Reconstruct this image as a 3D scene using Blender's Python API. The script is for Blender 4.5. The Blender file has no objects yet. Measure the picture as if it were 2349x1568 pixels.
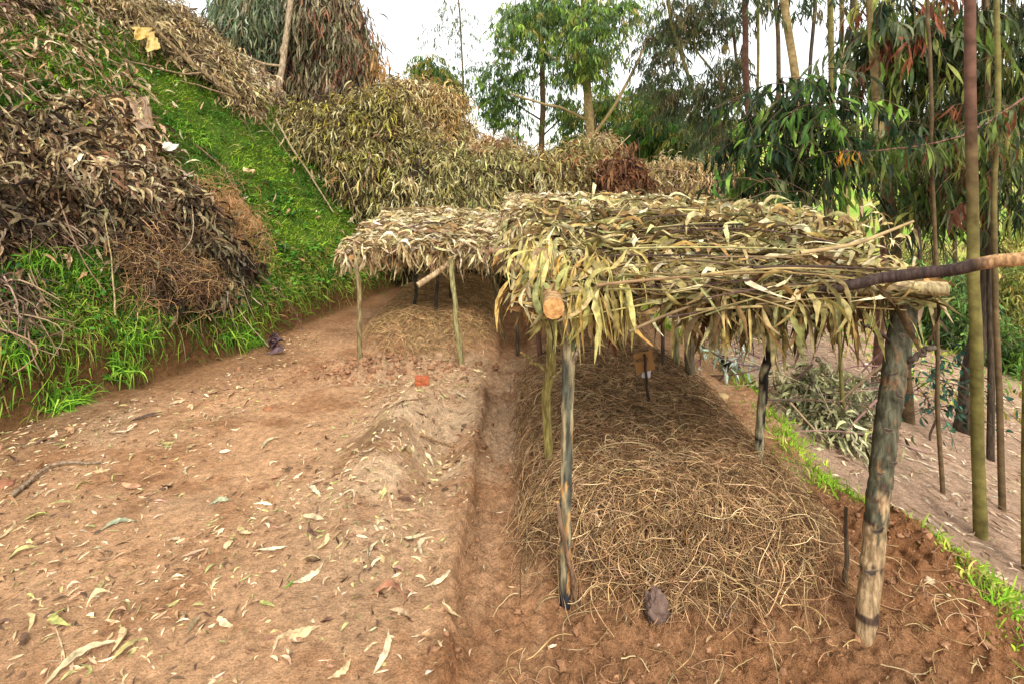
import bpy, math, random
import numpy as np
R = np.random.RandomState(7); random.seed(7)
pi = math.pi
sc = bpy.context.scene
COL = sc.collection

# ------------------------------------------------------------------ camera, sky, sun, exposure
F = 1304.0; CU = 1174.5; HV = 390.0; HC = 1.6          # focal length and horizon in the units of a 2349 px wide frame
cd = bpy.data.cameras.new('camera'); cam = bpy.data.objects.new('camera', cd); COL.objects.link(cam)
cam.location = (0, 0, HC); cam.rotation_euler = (pi/2, 0, 0)
cd.sensor_width = 36; cd.lens = 36*F/2349; cd.shift_y = -(784-HV)/2349
cd.clip_start = 0.05; cd.clip_end = 1500
sc.camera = cam
W = bpy.data.worlds.new('World'); sc.world = W; W.use_nodes = True
nt = W.node_tree; nt.nodes.clear()
SUN_EL, SUN_AZ = math.radians(44), math.radians(170)     # azimuth measured from +Y clockwise
sky = nt.nodes.new('ShaderNodeTexSky'); sky.sky_type = 'NISHITA'; sky.sun_disc = False
sky.sun_elevation = SUN_EL; sky.sun_rotation = SUN_AZ
b1 = nt.nodes.new('ShaderNodeBackground'); b1.inputs[1].default_value = 0.05
b2 = nt.nodes.new('ShaderNodeBackground'); b2.inputs[0].default_value = (1.0, 0.965, 0.89, 1); b2.inputs[1].default_value = 1.10
ad = nt.nodes.new('ShaderNodeAddShader'); wo = nt.nodes.new('ShaderNodeOutputWorld')
nt.links.new(sky.outputs[0], b1.inputs[0]); nt.links.new(b1.outputs[0], ad.inputs[0])
nt.links.new(b2.outputs[0], ad.inputs[1]); nt.links.new(ad.outputs[0], wo.inputs[0])
sl = bpy.data.lights.new('sun', 'SUN'); sl.energy = 2.9; sl.angle = math.radians(22); sl.color = (1, 0.95, 0.86)
so = bpy.data.objects.new('sun', sl); COL.objects.link(so)
so.rotation_euler = (pi/2-SUN_EL, 0, pi-SUN_AZ)
sc.view_settings.view_transform = 'Standard'; sc.view_settings.look = 'None'
sc.view_settings.exposure = 0.46; sc.view_settings.gamma = 1.0

# ------------------------------------------------------------------ numpy helpers
def U(a, b, n=None): return R.uniform(a, b, n)
def norm(v): return v/np.maximum(np.linalg.norm(v, axis=-1, keepdims=True), 1e-9)
def sstep(a, b, x):
    t = np.clip((np.asarray(x, float)-a)/(b-a), 0, 1); return t*t*(3-2*t)
_LAT = np.random.RandomState(3).rand(256, 256)
def vn(x, y):
    xi = np.floor(x).astype(int); yi = np.floor(y).astype(int); fx = x-xi; fy = y-yi
    fx = fx*fx*(3-2*fx); fy = fy*fy*(3-2*fy)
    g = lambda a, b: _LAT[a & 255, b & 255]
    return (g(xi, yi)*(1-fx)+g(xi+1, yi)*fx)*(1-fy)+(g(xi, yi+1)*(1-fx)+g(xi+1, yi+1)*fx)*fy
def fbm(x, y, o=4, lac=2.1):
    s = 0; a = 1; t = 0
    for i in range(o):
        s = s+a*vn(x+17.3*i, y+9.1*i); t += a; a *= .5; x = x*lac; y = y*lac
    return s/t-.5

# ------------------------------------------------------------------ the lie of the land
def clodmask(x, y):
    path = sstep(-.26, -.16, x)*(1-sstep(.1, .22, x))
    front = (1-sstep(2.15, 2.45, y))*sstep(.0, .15, x)
    heap = np.exp(-((x+1.05)/.62)**2-((y-4.42)/.26)**2)
    scarp = np.exp(-((x+.2)/.05)**2)*(y < 4.3)
    pile = np.exp(-((x-1.62)/.3)**2-((y-2.35)/.35)**2)
    return np.clip(np.maximum.reduce([path*.75, front, heap*1.6, scarp, pile*1.4]), 0, 1.6)
def edge_x(y): return 1.68+.10*np.sin(y*1.7)+.12*fbm(y*.9, y*0+3.3, 2)+.16*np.exp(-((y-2.3)/.35)**2)
def bank_s(x, y):
    xb = np.where(y < 8.5, -3.03+.325*(y-3.36), -1.36-.25*(y-8.5))+.28*fbm(y*.8, y*0+1.5, 3)
    return .951*(xb-x)
def terr(x, y, fine=True):
    x = np.asarray(x, float); y = np.asarray(y, float)
    s = bank_s(x, y)
    sp = np.maximum(s, 0)
    bank = 1.2*sp+(.28-.14*sstep(3.5, 6, y))*sstep(0, .17, s+.05*fbm(x*7, y*7, 3))
    cap = 3.75+.06*sp
    k = .3
    bank = -k*np.logaddexp(-bank/k, -cap/k)
    bank = np.where(s > 0, bank+.22*fbm(x*1.3, y*1.3, 4)*np.minimum(sp, 1.2), 0)
    z = bank
    # trodden platform, drainage cut, hollow and hump
    ex = -.19+.11*fbm(y*1.9, y*0, 4)+.05*fbm(y*15, x*12, 3)
    plat = .072*(1-sstep(ex-.018, ex+.016, x))*(1-sstep(3.95, 4.2, y))*sstep(-.4, 0.3, -s)
    z = z+plat
    z = z-.02*sstep(-.17, -.1, x)*(1-sstep(.05, .2, x))
    z = z+.125*np.exp(-((x+.64-.10*(y-3.4))/.17)**2-((y-3.35)/.75)**2)
    z = z-.12*np.exp(-((x+.40)/.14)**2-((y-3.2)/.42)**2)
    z = z+.12*np.exp(-((x+1.05)/.62)**2-((y-4.42)/.24)**2)*(1+1.2*fbm(x*5, y*5, 3))
    z = z+.09*np.exp(-((x-1.62)/.28)**2-((y-2.35)/.4)**2)
    # beds
    def bed(cx, hw, y0, y1, h):
        a = np.clip(np.abs(x-cx)/hw, 0, 1)
        return h*np.sqrt(np.clip(1-a**2.4, 0, 1))*sstep(y0, y0+.35, y)*(1-sstep(y1-.35, y1, y))
    z = z+bed(.70, .62, 2.02, 4.55, .21)+bed(.74, .62, 4.95, 8.1, .24)+bed(-.72, .62, 4.72, 7.3, .26)
    # the hillside falls away on the right, then climbs again far off
    r = np.maximum(x-edge_x(y), 0)
    drop = .05*sstep(0, .08, r)+.30*r
    drop = 2.6*(1-np.exp(-drop/2.6))
    z = z-drop
    z = z+.10*fbm(x*.8, y*.8, 3)*np.minimum(r, 1)
    z = z-.045*np.maximum(y-12, 0)*(y < 30)-.81*(y >= 30)
    q = sstep(.16, .34, x/np.maximum(y, 1))
    z = z+np.maximum(y-26, 0)*(.03+.135*q)*(1-sstep(110, 240, y)*.6)
    z = z+.02*fbm(x*1.2, y*1.2, 3)
    if fine:
        m = clodmask(x, y)
        near = np.abs(y) < 9
        xr = x*.82+y*.57+.05*fbm(x*8, y*8, 3); yr = y*.82-x*.57+.05*fbm(y*8+3, x*8, 3)
        b = np.abs(fbm(xr*13, yr*13, 4))*.9+.7*np.maximum(fbm(xr*37+5, yr*37, 3), 0)
        z = z+np.where(near, m*.13*b-.012*m, 0)
        z = z+np.where(near, .018*fbm(x*7, y*7, 5)+.010*np.abs(fbm(x*23+y*19, y*23-x*19, 3)), 0)
    return z
def uv_at(u, v, y): return np.array([(u-CU)*y/F, y, HC-(v-HV)*y/F])      # a frame point at distance y
def hit(u, v, y0=1.2, y1=70.0, n=700):
    u = np.atleast_1d(np.asarray(u, float)); v = np.atleast_1d(np.asarray(v, float))
    ys = np.geomspace(y0, y1, n)
    rx = (u-CU)/F; rz = -(v-HV)/F
    out = np.full((len(u), 3), np.nan); done = np.zeros(len(u), bool)
    for Y in ys:
        g = terr(rx*Y, np.full(len(u), Y), False); zz = HC+rz*Y
        h = (~done) & (zz <= g)
        out[h, 0] = rx[h]*Y; out[h, 1] = Y; out[h, 2] = g[h]; done |= h
        if done.all(): break
    return out, done
def gpt(u, v):
    p, d = hit([u], [v]); return p[0]
def inpoly(u, v, poly):
    c = np.zeros(len(u), bool); n = len(poly)
    for i in range(n):
        x1, y1 = poly[i]; x2, y2 = poly[(i+1) % n]
        if y1 == y2: continue
        c ^= ((y1 > v) != (y2 > v)) & (u < (x2-x1)*(v-y1)/(y2-y1)+x1)
    return c
def poly_pts(poly, n, y0=1.2, jit=0):
    a = np.array(poly, float); lo = a.min(0); hi = a.max(0)
    u = U(lo[0], hi[0], n*4); v = U(lo[1], hi[1], n*4); k = inpoly(u, v, poly); u = u[k][:n]; v = v[k][:n]; u = u+R.randn(len(u))*jit; v = v+R.randn(len(v))*jit
    p, d = hit(u, v, y0, 40, 420); return p[d]
def tnormal(P):
    e = .05
    dx = (terr(P[:, 0]+e, P[:, 1], False)-terr(P[:, 0]-e, P[:, 1], False))/(2*e)
    dy = (terr(P[:, 0], P[:, 1]+e, False)-terr(P[:, 0], P[:, 1]-e, False))/(2*e)
    return norm(np.stack([-dx, -dy, np.ones(len(P))], 1))

# ------------------------------------------------------------------ mesh builders
def mesh(name, V, Q, C, mat, parent=None, tri=None, smooth=True, mats=None, fm=None):
    me = bpy.data.meshes.new(name)
    V = np.asarray(V, np.float32).reshape(-1, 3); Q = np.asarray(Q, np.int32).reshape(-1, 4) if Q is not None and len(Q) else np.zeros((0, 4), np.int32)
    T = np.asarray(tri, np.int32).reshape(-1, 3) if tri is not None and len(tri) else np.zeros((0, 3), np.int32)
    me.vertices.add(len(V)); me.vertices.foreach_set('co', V.ravel())
    me.loops.add(Q.size+T.size); me.loops.foreach_set('vertex_index', np.concatenate([Q.ravel(), T.ravel()]))
    me.polygons.add(len(Q)+len(T))
    ls = np.concatenate([np.arange(len(Q))*4, Q.size+np.arange(len(T))*3]).astype(np.int32)
    me.polygons.foreach_set('loop_start', ls)
    me.polygons.foreach_set('use_smooth', np.full(len(ls), smooth))
    for m in (mats or [mat]): me.materials.append(m)
    if fm is not None: me.polygons.foreach_set('material_index', np.asarray(fm, np.int32))
    if C is not None:
        C = np.asarray(C, np.float32)
        ca = me.color_attributes.new('Col', 'FLOAT_COLOR', 'POINT')
        ca.data.foreach_set('color', np.concatenate([C[:, :3], np.ones((len(C), 1), np.float32)], 1).ravel())
    me.update(calc_edges=True); me.validate()
    o = bpy.data.objects.new(name, me); COL.objects.link(o)
    if parent is not None:
        o.parent = parent; o.location = (0, 0, 0)
        me.transform(__import__('mathutils').Matrix.Translation(-parent.location))
    return o
def each(V, Q, C, n, name, mat, parent):
    """split equal pieces into one mesh each"""
    V = V.reshape(n, -1, 3); C = C.reshape(n, -1, 3); Q = Q.reshape(n, -1, 4)
    for i in range(n): mesh(name, V[i], Q[i]-i*V.shape[1], C[i], mat, parent)
class MB:
    def __init__(s): s.V = []; s.Q = []; s.T = []; s.C = []; s.n = 0; s.qm = []; s.tm = []
    def add(s, V, Q, C, T=None, m=0, tmi=None):
        V = V.reshape(-1, 3)
        if C.ndim == 1: C = np.tile(C, (len(V), 1))
        s.V.append(V); s.C.append(C.reshape(-1, 3))
        if Q is not None and len(Q): s.Q.append(Q.reshape(-1, 4)+s.n); s.qm += [m]*len(Q.reshape(-1, 4))
        if T is not None and len(T): s.T.append(T.reshape(-1, 3)+s.n); s.tm += [m if tmi is None else tmi]*len(T.reshape(-1, 3))
        s.n += len(V)
        return s
    def build(s, name, mat, parent=None, smooth=True, mats=None):
        V = np.concatenate(s.V); C = np.concatenate(s.C)
        Q = np.concatenate(s.Q) if s.Q else None; T = np.concatenate(s.T) if s.T else None
        return mesh(name, V, Q, C, mat, parent, T, smooth, mats, (s.qm+s.tm) if mats else None)
PROF = np.array([[0, .10], [.12, .5], [.3, .95], [.5, 1], [.7, .78], [.88, .38], [1, .04]])
GPROF = np.array([[0, .8], [.4, 1], [.8, .5], [1, .05]])
RPROF = np.array([[0, .15], [.25, .85], [.5, 1], [.75, .9], [.93, .5], [1, .1]])
def leafset(P, D, L, Wd, C, S=4, droop=.4, sick=.12, twist=.8, roll=None, prof=PROF, fold=0.0, lift=0.0, tip=None):
    """Curved tapering blades: P base, D direction, L length, Wd width, C colour, each one per leaf."""
    n = len(P); t = np.linspace(0, 1, S+1)
    D = norm(D); Z = np.array([0, 0, 1.0])
    sd = np.cross(D, Z)+R.randn(n, 3)*.06; sd = norm(sd-D*np.sum(sd*D, 1, keepdims=True)); up = np.cross(sd, D)
    if roll is None: roll = U(-pi, pi, n)
    c = np.cos(roll)[:, None]; s_ = np.sin(roll)[:, None]
    sd, up = sd*c+up*s_, up*c-sd*s_
    L = np.broadcast_to(L, (n,))[:, None, None]; Wd = np.broadcast_to(Wd, (n,))[:, None, None]
    droop = np.broadcast_to(droop, (n,))[:, None, None]; lift = np.broadcast_to(lift, (n,))[:, None, None]
    sk = (R.randn(n)*sick)[:, None, None]; tw = (R.randn(n)*twist)[:, None, None]
    T = t[None, :, None]
    cen = P[:, None]+L*(T*D[:, None]*(1-.35*np.abs(droop)*T)+sk*np.sin(pi*T)*sd[:, None]*1.6+lift*np.sin(pi*T)*up[:, None]-droop*T*T*Z)
    w = sd[:, None]*np.cos(tw*T)+up[:, None]*np.sin(tw*T)
    hw = Wd*np.interp(t, prof[:, 0], prof[:, 1])[None, :, None]/2
    if fold:
        ud = up[:, None]*np.cos(tw*T)-sd[:, None]*np.sin(tw*T)
        V = np.stack([cen-w*hw*(1+.25*R.randn(n, S+1, 1)), cen-ud*hw*fold*(1+.5*R.randn(n, S+1, 1)), cen+w*hw*(1+.25*R.randn(n, S+1, 1))], 2); m = 3
    else:
        V = np.stack([cen-w*hw, cen+w*hw], 2); m = 2
    V = V.reshape(-1, 3)
    base = (np.arange(n)*(S+1)*m)[:, None, None]; i = (np.arange(S)*m)[None, :, None]; j = np.arange(m-1)[None, None, :]
    a = base+i+j
    Q = np.stack([a, a+1, a+m+1, a+m], -1).reshape(-1, 4)
    Cc = np.repeat(C[:, None], S+1, 1)
    if tip is not None: Cc = Cc*(1-t[None, :, None]*.6)+np.asarray(tip)[None, None]*t[None, :, None]*.6
    Cc = np.repeat(Cc[:, :, None], m, 2).reshape(-1, 3)
    return V, Q, Cc
def tubes(paths, rad, C, sides=5):
    """paths (n,k,3), rad (n,k), C (n,3)"""
    paths = np.asarray(paths, float); n, k, _ = paths.shape
    rad = np.broadcast_to(rad, (n, k))
    t = np.gradient(paths, axis=1); t = norm(t)
    ref = np.tile(np.array([.13, .21, .97]), (n, k, 1)); par = np.abs(np.sum(t*ref, -1)) > .9
    ref[par] = [.97, .2, .13]
    if k > 1:  # keep one reference per path
        pm = par.mean(1) > .5; ref = np.where(pm[:, None, None], np.array([.97, .2, .13]), np.array([.13, .21, .97]))
        ref = np.broadcast_to(ref, (n, k, 3))
    a = norm(np.cross(t, ref)); b = np.cross(t, a)
    th = np.arange(sides)*2*pi/sides
    V = paths[:, :, None]+rad[:, :, None, None]*(a[:, :, None]*np.cos(th)[None, None, :, None]+b[:, :, None]*np.sin(th)[None, None, :, None])
    base = (np.arange(n)*k*sides)[:, None, None]; i = (np.arange(k-1)*sides)[None, :, None]; j = np.arange(sides)[None, None, :]; j2 = (j+1) % sides
    Q = np.stack([base+i+j, base+i+j2, base+i+sides+j2, base+i+sides+j], -1).reshape(-1, 4)
    Cc = np.repeat(np.asarray(C)[:, None], k*sides, 1).reshape(-1, 3)
    return V.reshape(-1, 3), Q, Cc
def resample(pts, k):
    pts = np.asarray(pts, float)
    d = np.concatenate([[0], np.cumsum(np.linalg.norm(np.diff(pts, axis=0), axis=1))]); t = np.linspace(0, d[-1], k)
    # smooth with Catmull-like cubic through averaging
    q = np.stack([np.interp(t, d, pts[:, i]) for i in range(3)], 1)
    for _ in range(max(1, k//10)):
        q[1:-1] = (q[:-2]+2*q[1:-1]+q[2:])/4
    return q
def limb(mb, pts, r0, r1, col, k=24, sides=12, bump=.05, wob=.0, cap=False, colfn=None, flare=0):
    q = resample(pts, k)
    if wob:
        q[1:-1] += np.stack([fbm(np.arange(k)*.35+U(0, 99), np.zeros(k)+i*7.7, 2) for i in range(3)], 1)[1:-1]*wob*2
    t = np.linspace(0, 1, k); r = r0*(1-t)+r1*t
    r = r*(1+flare*np.exp(-t*18))
    V, Q, C = tubes(q[None], r[None], np.array([col]), sides)
    V = V.reshape(k, sides, 3); th = np.arange(sides)
    nz = fbm(np.repeat(np.arange(k)[:, None]*.7, sides, 1)+U(0, 50), np.cos(th*2*pi/sides)[None]*1.5+np.sin(th*2*pi/sides)[None]*1.1+np.zeros((k, 1)), 3)
    V = q[:, None]+(V-q[:, None])*(1+bump*4*nz[..., None])
    C = C.reshape(k, sides, 3)
    if colfn is not None: C = colfn(V, C)
    T = None
    mb.add(V, Q, C.reshape(-1, 3))
    if cap:
        for e in (0, k-1):
            ring = V[e]; c = ring.mean(0); n0 = sides
            VV = np.concatenate([ring*.999+c*.001, ring*.5+c*.5+(q[e]-q[1 if e == 0 else k-2])*.02, c[None]+(q[e]-q[1 if e == 0 else k-2])*.03]); 
            qq = np.array([[j, (j+1) % n0, n0+(j+1) % n0, n0+j] for j in range(n0)]); tt = np.array([[n0+j, n0+(j+1) % n0, 2*n0] for j in range(n0)])
            mb.add(VV, qq, np.array(cap if isinstance(cap, tuple) else (.50, .30, .13)), tt, m=1)
    return q

# ------------------------------------------------------------------ materials
def M(name): 
    m = bpy.data.materials.new(name); m.use_nodes = True; nt = m.node_tree
    return m, nt, nt.nodes['Principled BSDF'], nt.nodes['Material Output']
def leaf_mat(name, rough=.5, trans=.22, nscale=30, var=.25, spec=.35):
    m, nt, P, O = M(name)
    at = nt.nodes.new('ShaderNodeAttribute'); at.attribute_name = 'Col'
    nz = nt.nodes.new('ShaderNodeTexNoise'); nz.inputs['Scale'].default_value = nscale; nz.inputs['Detail'].default_value = 3
    tc = nt.nodes.new('ShaderNodeTexCoord'); nt.links.new(tc.outputs['Object'], nz.inputs['Vector'])
    mr = nt.nodes.new('ShaderNodeMapRange'); mr.inputs[3].default_value = 1-var; mr.inputs[4].default_value = 1+var
    mr.inputs[1].default_value = .3; mr.inputs[2].default_value = .7
    nt.links.new(nz.outputs[0], mr.inputs[0])
    mx = nt.nodes.new('ShaderNodeVectorMath'); mx.operation = 'SCALE'
    nt.links.new(at.outputs['Color'], mx.inputs[0]); nt.links.new(mr.outputs[0], mx.inputs[3])
    nt.links.new(mx.outputs[0], P.inputs['Base Color']); P.inputs['Roughness'].default_value = rough
    P.inputs['Specular IOR Level'].default_value = spec
    if trans:
        tr = nt.nodes.new('ShaderNodeBsdfTranslucent'); nt.links.new(mx.outputs[0], tr.inputs[0])
        ms = nt.nodes.new('ShaderNodeMixShader'); ms.inputs[0].default_value = trans
        nt.links.new(P.outputs[0], ms.inputs[1]); nt.links.new(tr.outputs[0], ms.inputs[2]); nt.links.new(ms.outputs[0], O.inputs[0])
    return m
def bark_mat(name, dark, light, sx=18, sz=3, lo=.42, hi=.6, rough=.8, bump=.4, third=None, tz=None):
    """attribute colour multiplied by two-tone bark patches"""
    m, nt, P, O = M(name)
    tc = nt.nodes.new('ShaderNodeTexCoord'); mp = nt.nodes.new('ShaderNodeMapping'); mp.inputs['Scale'].default_value = (sx, sx, sz)
    nt.links.new(tc.outputs['Object'], mp.inputs[0])
    nz = nt.nodes.new('ShaderNodeTexNoise'); nz.inputs['Scale'].default_value = 1; nz.inputs['Detail'].default_value = 6; nz.inputs['Roughness'].default_value = .6
    nt.links.new(mp.outputs[0], nz.inputs['Vector'])
    cr = nt.nodes.new('ShaderNodeValToRGB'); cr.color_ramp.elements[0].position = lo; cr.color_ramp.elements[1].position = hi
    cr.color_ramp.elements[0].color = (*dark, 1); cr.color_ramp.elements[1].color = (*light, 1)
    nt.links.new(nz.outputs[0], cr.inputs[0])
    at = nt.nodes.new('ShaderNodeAttribute'); at.attribute_name = 'Col'
    mx = nt.nodes.new('ShaderNodeMix'); mx.data_type = 'RGBA'; mx.blend_type = 'MULTIPLY'; mx.inputs[0].default_value = 1
    nt.links.new(cr.outputs[0], mx.inputs[6]); nt.links.new(at.outputs['Color'], mx.inputs[7])
    nt.links.new(mx.outputs[2], P.inputs['Base Color']); P.inputs['Roughness'].default_value = rough; P.inputs['Specular IOR Level'].default_value = .25
    bp = nt.nodes.new('ShaderNodeBump'); bp.inputs['Strength'].default_value = bump; bp.inputs['Distance'].default_value = .01
    nt.links.new(nz.outputs[0], bp.inputs['Height']); nt.links.new(bp.outputs[0], P.inputs['Normal'])
    return m
LEAF_DRY = leaf_mat('dry_leaf', .65, .10, 40, .5, .12)
LEAF_GREEN = leaf_mat('green_leaf', .5, .30, 20, .4, .16)
GRASS = leaf_mat('grass_blade', .6, .25, 6, .35, .12)
STRAW = leaf_mat('straw', .8, .0, 25, .45, .1)
TWIG = leaf_mat('twig_bark', .75, 0, 25, .35, .25)
CUT = bark_mat('cut_wood', (.62, .5, .38), (1, .95, .85), 60, 60, .4, .62, .8, .5)
WOOD = bark_mat('bark', (.5, .45, .4), (1.3, 1.25, 1.2), 70, 12, .4, .62, .75, .5)
TRUNK = bark_mat('smooth_bark', (.5, .45, .4), (1.2, 1.15, 1.1), 12, 16, .34, .66, .8, .5)
WHITE = (1., 1., 1.)

def ground_material():
    m, nt, P, O = M('clay_ground')
    at = nt.nodes.new('ShaderNodeAttribute'); at.attribute_name = 'Col'
    tc = nt.nodes.new('ShaderNodeTexCoord')
    def noise(s, d=8, r=.6):
        n = nt.nodes.new('ShaderNodeTexNoise'); n.inputs['Scale'].default_value = s; n.inputs['Detail'].default_value = d; n.inputs['Roughness'].default_value = r
        nt.links.new(tc.outputs['Object'], n.inputs['Vector']); return n
    a = noise(2.2, 5); b = noise(24, 8, .7); c = noise(130, 4, .7)
    def mr(n, lo, hi, f=.3, t=.7):
        q = nt.nodes.new('ShaderNodeMapRange'); q.inputs[1].default_value = f; q.inputs[2].default_value = t; q.inputs[3].default_value = lo; q.inputs[4].default_value = hi
        nt.links.new(n.outputs[0], q.inputs[0]); return q
    def mul(x, y):
        q = nt.nodes.new('ShaderNodeMath'); q.operation = 'MULTIPLY'; nt.links.new(x.outputs[0], q.inputs[0]); nt.links.new(y.outputs[0], q.inputs[1]); return q
    f = mul(mul(mr(a, .82, 1.16), mr(b, .58, 1.36)), mr(c, .62, 1.34))
    mx = nt.nodes.new('ShaderNodeVectorMath'); mx.operation = 'SCALE'
    nt.links.new(at.outputs['Color'], mx.inputs[0]); nt.links.new(f.outputs[0], mx.inputs[3])
    nt.links.new(mx.outputs[0], P.inputs['Base Color']); P.inputs['Roughness'].default_value = .95; P.inputs['Specular IOR Level'].default_value = .05
    h = nt.nodes.new('ShaderNodeMath'); h.operation = 'MULTIPLY_ADD'; h.inputs[1].default_value = .35
    nt.links.new(c.outputs[0], h.inputs[0]); nt.links.new(b.outputs[0], h.inputs[2])
    bp = nt.nodes.new('ShaderNodeBump'); bp.inputs['Strength'].default_value = 1.0; bp.inputs['Distance'].default_value = .055
    nt.links.new(h.outputs[0], bp.inputs['Height']); nt.links.new(bp.outputs[0], P.inputs['Normal'])
    return m
GROUND = ground_material()

# ------------------------------------------------------------------ tagging
def tag(o, label=None, cat=None, group=None, kind=None):
    if label: o['label'] = label
    if cat: o['category'] = cat
    if group: o['group'] = group
    if kind: o['kind'] = kind
    return o
def empty(name, loc, label, cat, group=None):
    o = bpy.data.objects.new(name, None); COL.objects.link(o); o.location = tuple(float(a) for a in loc); o.empty_display_size = .1
    return tag(o, label, cat, group)
def pick(pal, n, wts=None, jit=.18):
    pal = np.array(pal, float); i = R.choice(len(pal), n, p=None if wts is None else np.array(wts, float)/sum(wts))
    return np.clip(pal[i]*(1+R.randn(n, 1)*jit)*(1+R.randn(n, 3)*.05), .004, .9)
KHAKI = [(.50, .41, .20), (.35, .28, .11), (.66, .57, .35), (.21, .135, .055), (.40, .26, .09), (.08, .05, .022), (.28, .265, .11)]
HEAPC = [(.27, .22, .10), (.40, .33, .18), (.16, .14, .05), (.10, .065, .03), (.33, .29, .11), (.20, .13, .07)]
GREENS = [(.035, .085, .02), (.05, .12, .02), (.02, .05, .025), (.10, .17, .03), (.03, .065, .035)]

# ------------------------------------------------------------------ ground
def axis(dense0, dense1, step, lo, hi, g=1.07):
    a = list(np.arange(dense0, dense1, step)); s = step; x = a[-1]
    while x < hi: s *= g; x += s; a.append(x)
    s = step; x = dense0; b = []
    while x > lo: s *= g; x -= s; b.append(x)
    return np.array(b[::-1]+a)
gx = axis(-2.5, 2.2, .0105, -160, 260); gy = axis(1.45, 4.8, .0105, -8, 420, 1.035)
X, Y = np.meshgrid(gx, gy); Zg = terr(X, Y)
def gcol(X, Y):
    clay = np.array([.70, .405, .22]); red = np.array([.37, .17, .075]); pale = np.array([.80, .55, .34])
    soil = np.array([.17, .085, .035]); pink = np.array([.62, .41, .28]); green = np.array([.16, .28, .04]); ylw = np.array([.42, .40, .10])
    c = np.zeros(X.shape+(3,))+clay
    def mix(c, k, m): m = np.clip(m, 0, 1)[..., None]; return c*(1-m)+k*m
    c = mix(c, pale, np.clip(sstep(-.05, .22, fbm(X*1.1, Y*1.1, 4))*.8+1.0*np.exp(-((X+.6)/.3)**2-((Y-3.1)/.9)**2), 0, 1))
    c = mix(c, red*1.15, sstep(.02, .22, fbm(X*4+9, Y*4, 5))*.55)
    c = mix(c, soil*1.6, sstep(.08, .24, fbm(X*2.3+1, Y*2.3+5, 5))*.6*(X < -.2))
    c = mix(c, soil*1.5, (1-sstep(.0, .9, -bank_s(X, Y)+.5*fbm(X*3, Y*3, 4)))*.75)
    c = mix(c, soil*1.3, np.exp(-((X+.17)/.03)**2)*(Y < 4.2)*.35)  # shadow under the trench edge, painted as a dark line
    c = mix(c, red, clodmask(X, Y)*np.where((X < .12) & (Y > 1.9), .32, .72))
    c = mix(c, red, sstep(1.25, 1.55, X)*(1-sstep(2.7, 3.2, Y))*.7)
    c = mix(c, soil, (1-sstep(-2.7, -1.9, X+.25*fbm(Y*2, X*2, 3)))*(1-sstep(2.9, 3.8, Y))*.30)
    r = X-edge_x(Y)
    c = mix(c, pink, sstep(0, .2, r))
    c = mix(c, green*1.2, sstep(.0, .25, fbm(X*.7+3, Y*.7, 4))*sstep(2.0, 5, r)*sstep(5, 9, Y))
    s = bank_s(X, Y)
    c = mix(c, soil, sstep(-.12, .05, s))
    c = mix(c, green*.55, sstep(.25, .5, s))
    far = sstep(9, 16, Y)*sstep(.22, .3, X/np.maximum(Y, 1)); bands = .5+.5*np.sin(Y*1.1+3*fbm(X*.1, Y*.1, 2))
    fg = green[None, None]*(1-bands[..., None])*1.3+ylw[None, None]*bands[..., None]
    c = c*(1-far[..., None])+fg*far[..., None]
    c = mix(c, green, sstep(12, 16, Y)*(1-sstep(.2, .3, X/np.maximum(Y, 1))))
    return c
ny, nx = X.shape
idx = np.arange(ny*nx).reshape(ny, nx)
Qg = np.stack([idx[:-1, :-1], idx[:-1, 1:], idx[1:, 1:], idx[1:, :-1]], -1).reshape(-1, 4)
o = mesh('ground', np.stack([X, Y, Zg], -1), Qg, gcol(X, Y).reshape(-1, 3), GROUND); tag(o, kind='structure')

# ================================================================== posts, poles and shelters
def post(name, parent, pts, r0, r1, col, mat=None, k=26, cap=True, bump=.05, colfn=None, sides=12, wob=.012):
    mb = MB(); limb(mb, pts, r0, r1, col, k, sides, bump, wob, cap=(.55, .33, .14) if cap else False, colfn=colfn)
    return mb.build(name, None, parent, True, mats=[mat or WOOD, CUT])
def zcol(stops):
    zs = np.array([s[0] for s in stops]); cs = np.array([s[1] for s in stops], float)
    def f(V, C):
        z = V[..., 2]+.10*fbm(V[..., 0]*22+V[..., 1]*13, V[..., 2]*9, 3)
        return np.stack([np.interp(z, zs, cs[:, i]) for i in range(3)], -1)
    return f
def up(b, t): return [tuple(b[:2])+(b[2]-.12,), tuple(b), tuple((np.array(b)+np.array(t))/2), tuple(t)]

# ---- the big near shelter
SA = empty('leaf_shelter', (.8, 2.1, 0), 'large near shade shelter of bleached dry branches on rough posts over the straw covered bed', 'shelter')
def stripes(V, C):
    z = V[..., 2]; n = fbm(V[..., 0]*70, V[..., 2]*18, 5)
    base = np.where((z < .40)[..., None], np.array([.30, .24, .16]), np.array([.055, .065, .045]))
    lowtan = np.array([.36, .26, .15])
    m = sstep(-.05, .08, n+(.46-z)*1.6)[..., None]
    base = (np.array([.085, .085, .055])*(1+1.2*fbm(V[..., 0]*150, z*12, 3))[..., None])*(1-m)+lowtan*m
    k = sstep(.10, .16, n)[..., None]*(z > .3)[..., None]; base = base*(1-k*.8)+np.array([.18, .10, .05])*k*.8
    k2 = sstep(.13, .17, fbm(V[..., 2]*26, V[..., 0]*20, 2))[..., None]*(z < .6)[..., None]; base = base*(1-k2)+np.array([.07, .045, .03])*k2
    return base
PB = gpt(1985, 1462); PT = uv_at(2085, 655, 2.12)
post('post', SA, [PB-[.01, 0, .1], PB, uv_at(2010, 1180, 1.99), uv_at(2040, 930, 2.04), PT], .033, .043, WHITE, k=130, colfn=stripes, bump=.022, sides=32, wob=.004)
mbk = MB()                                                   # knots and scars left where branches were cut
knots = MB()
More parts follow.
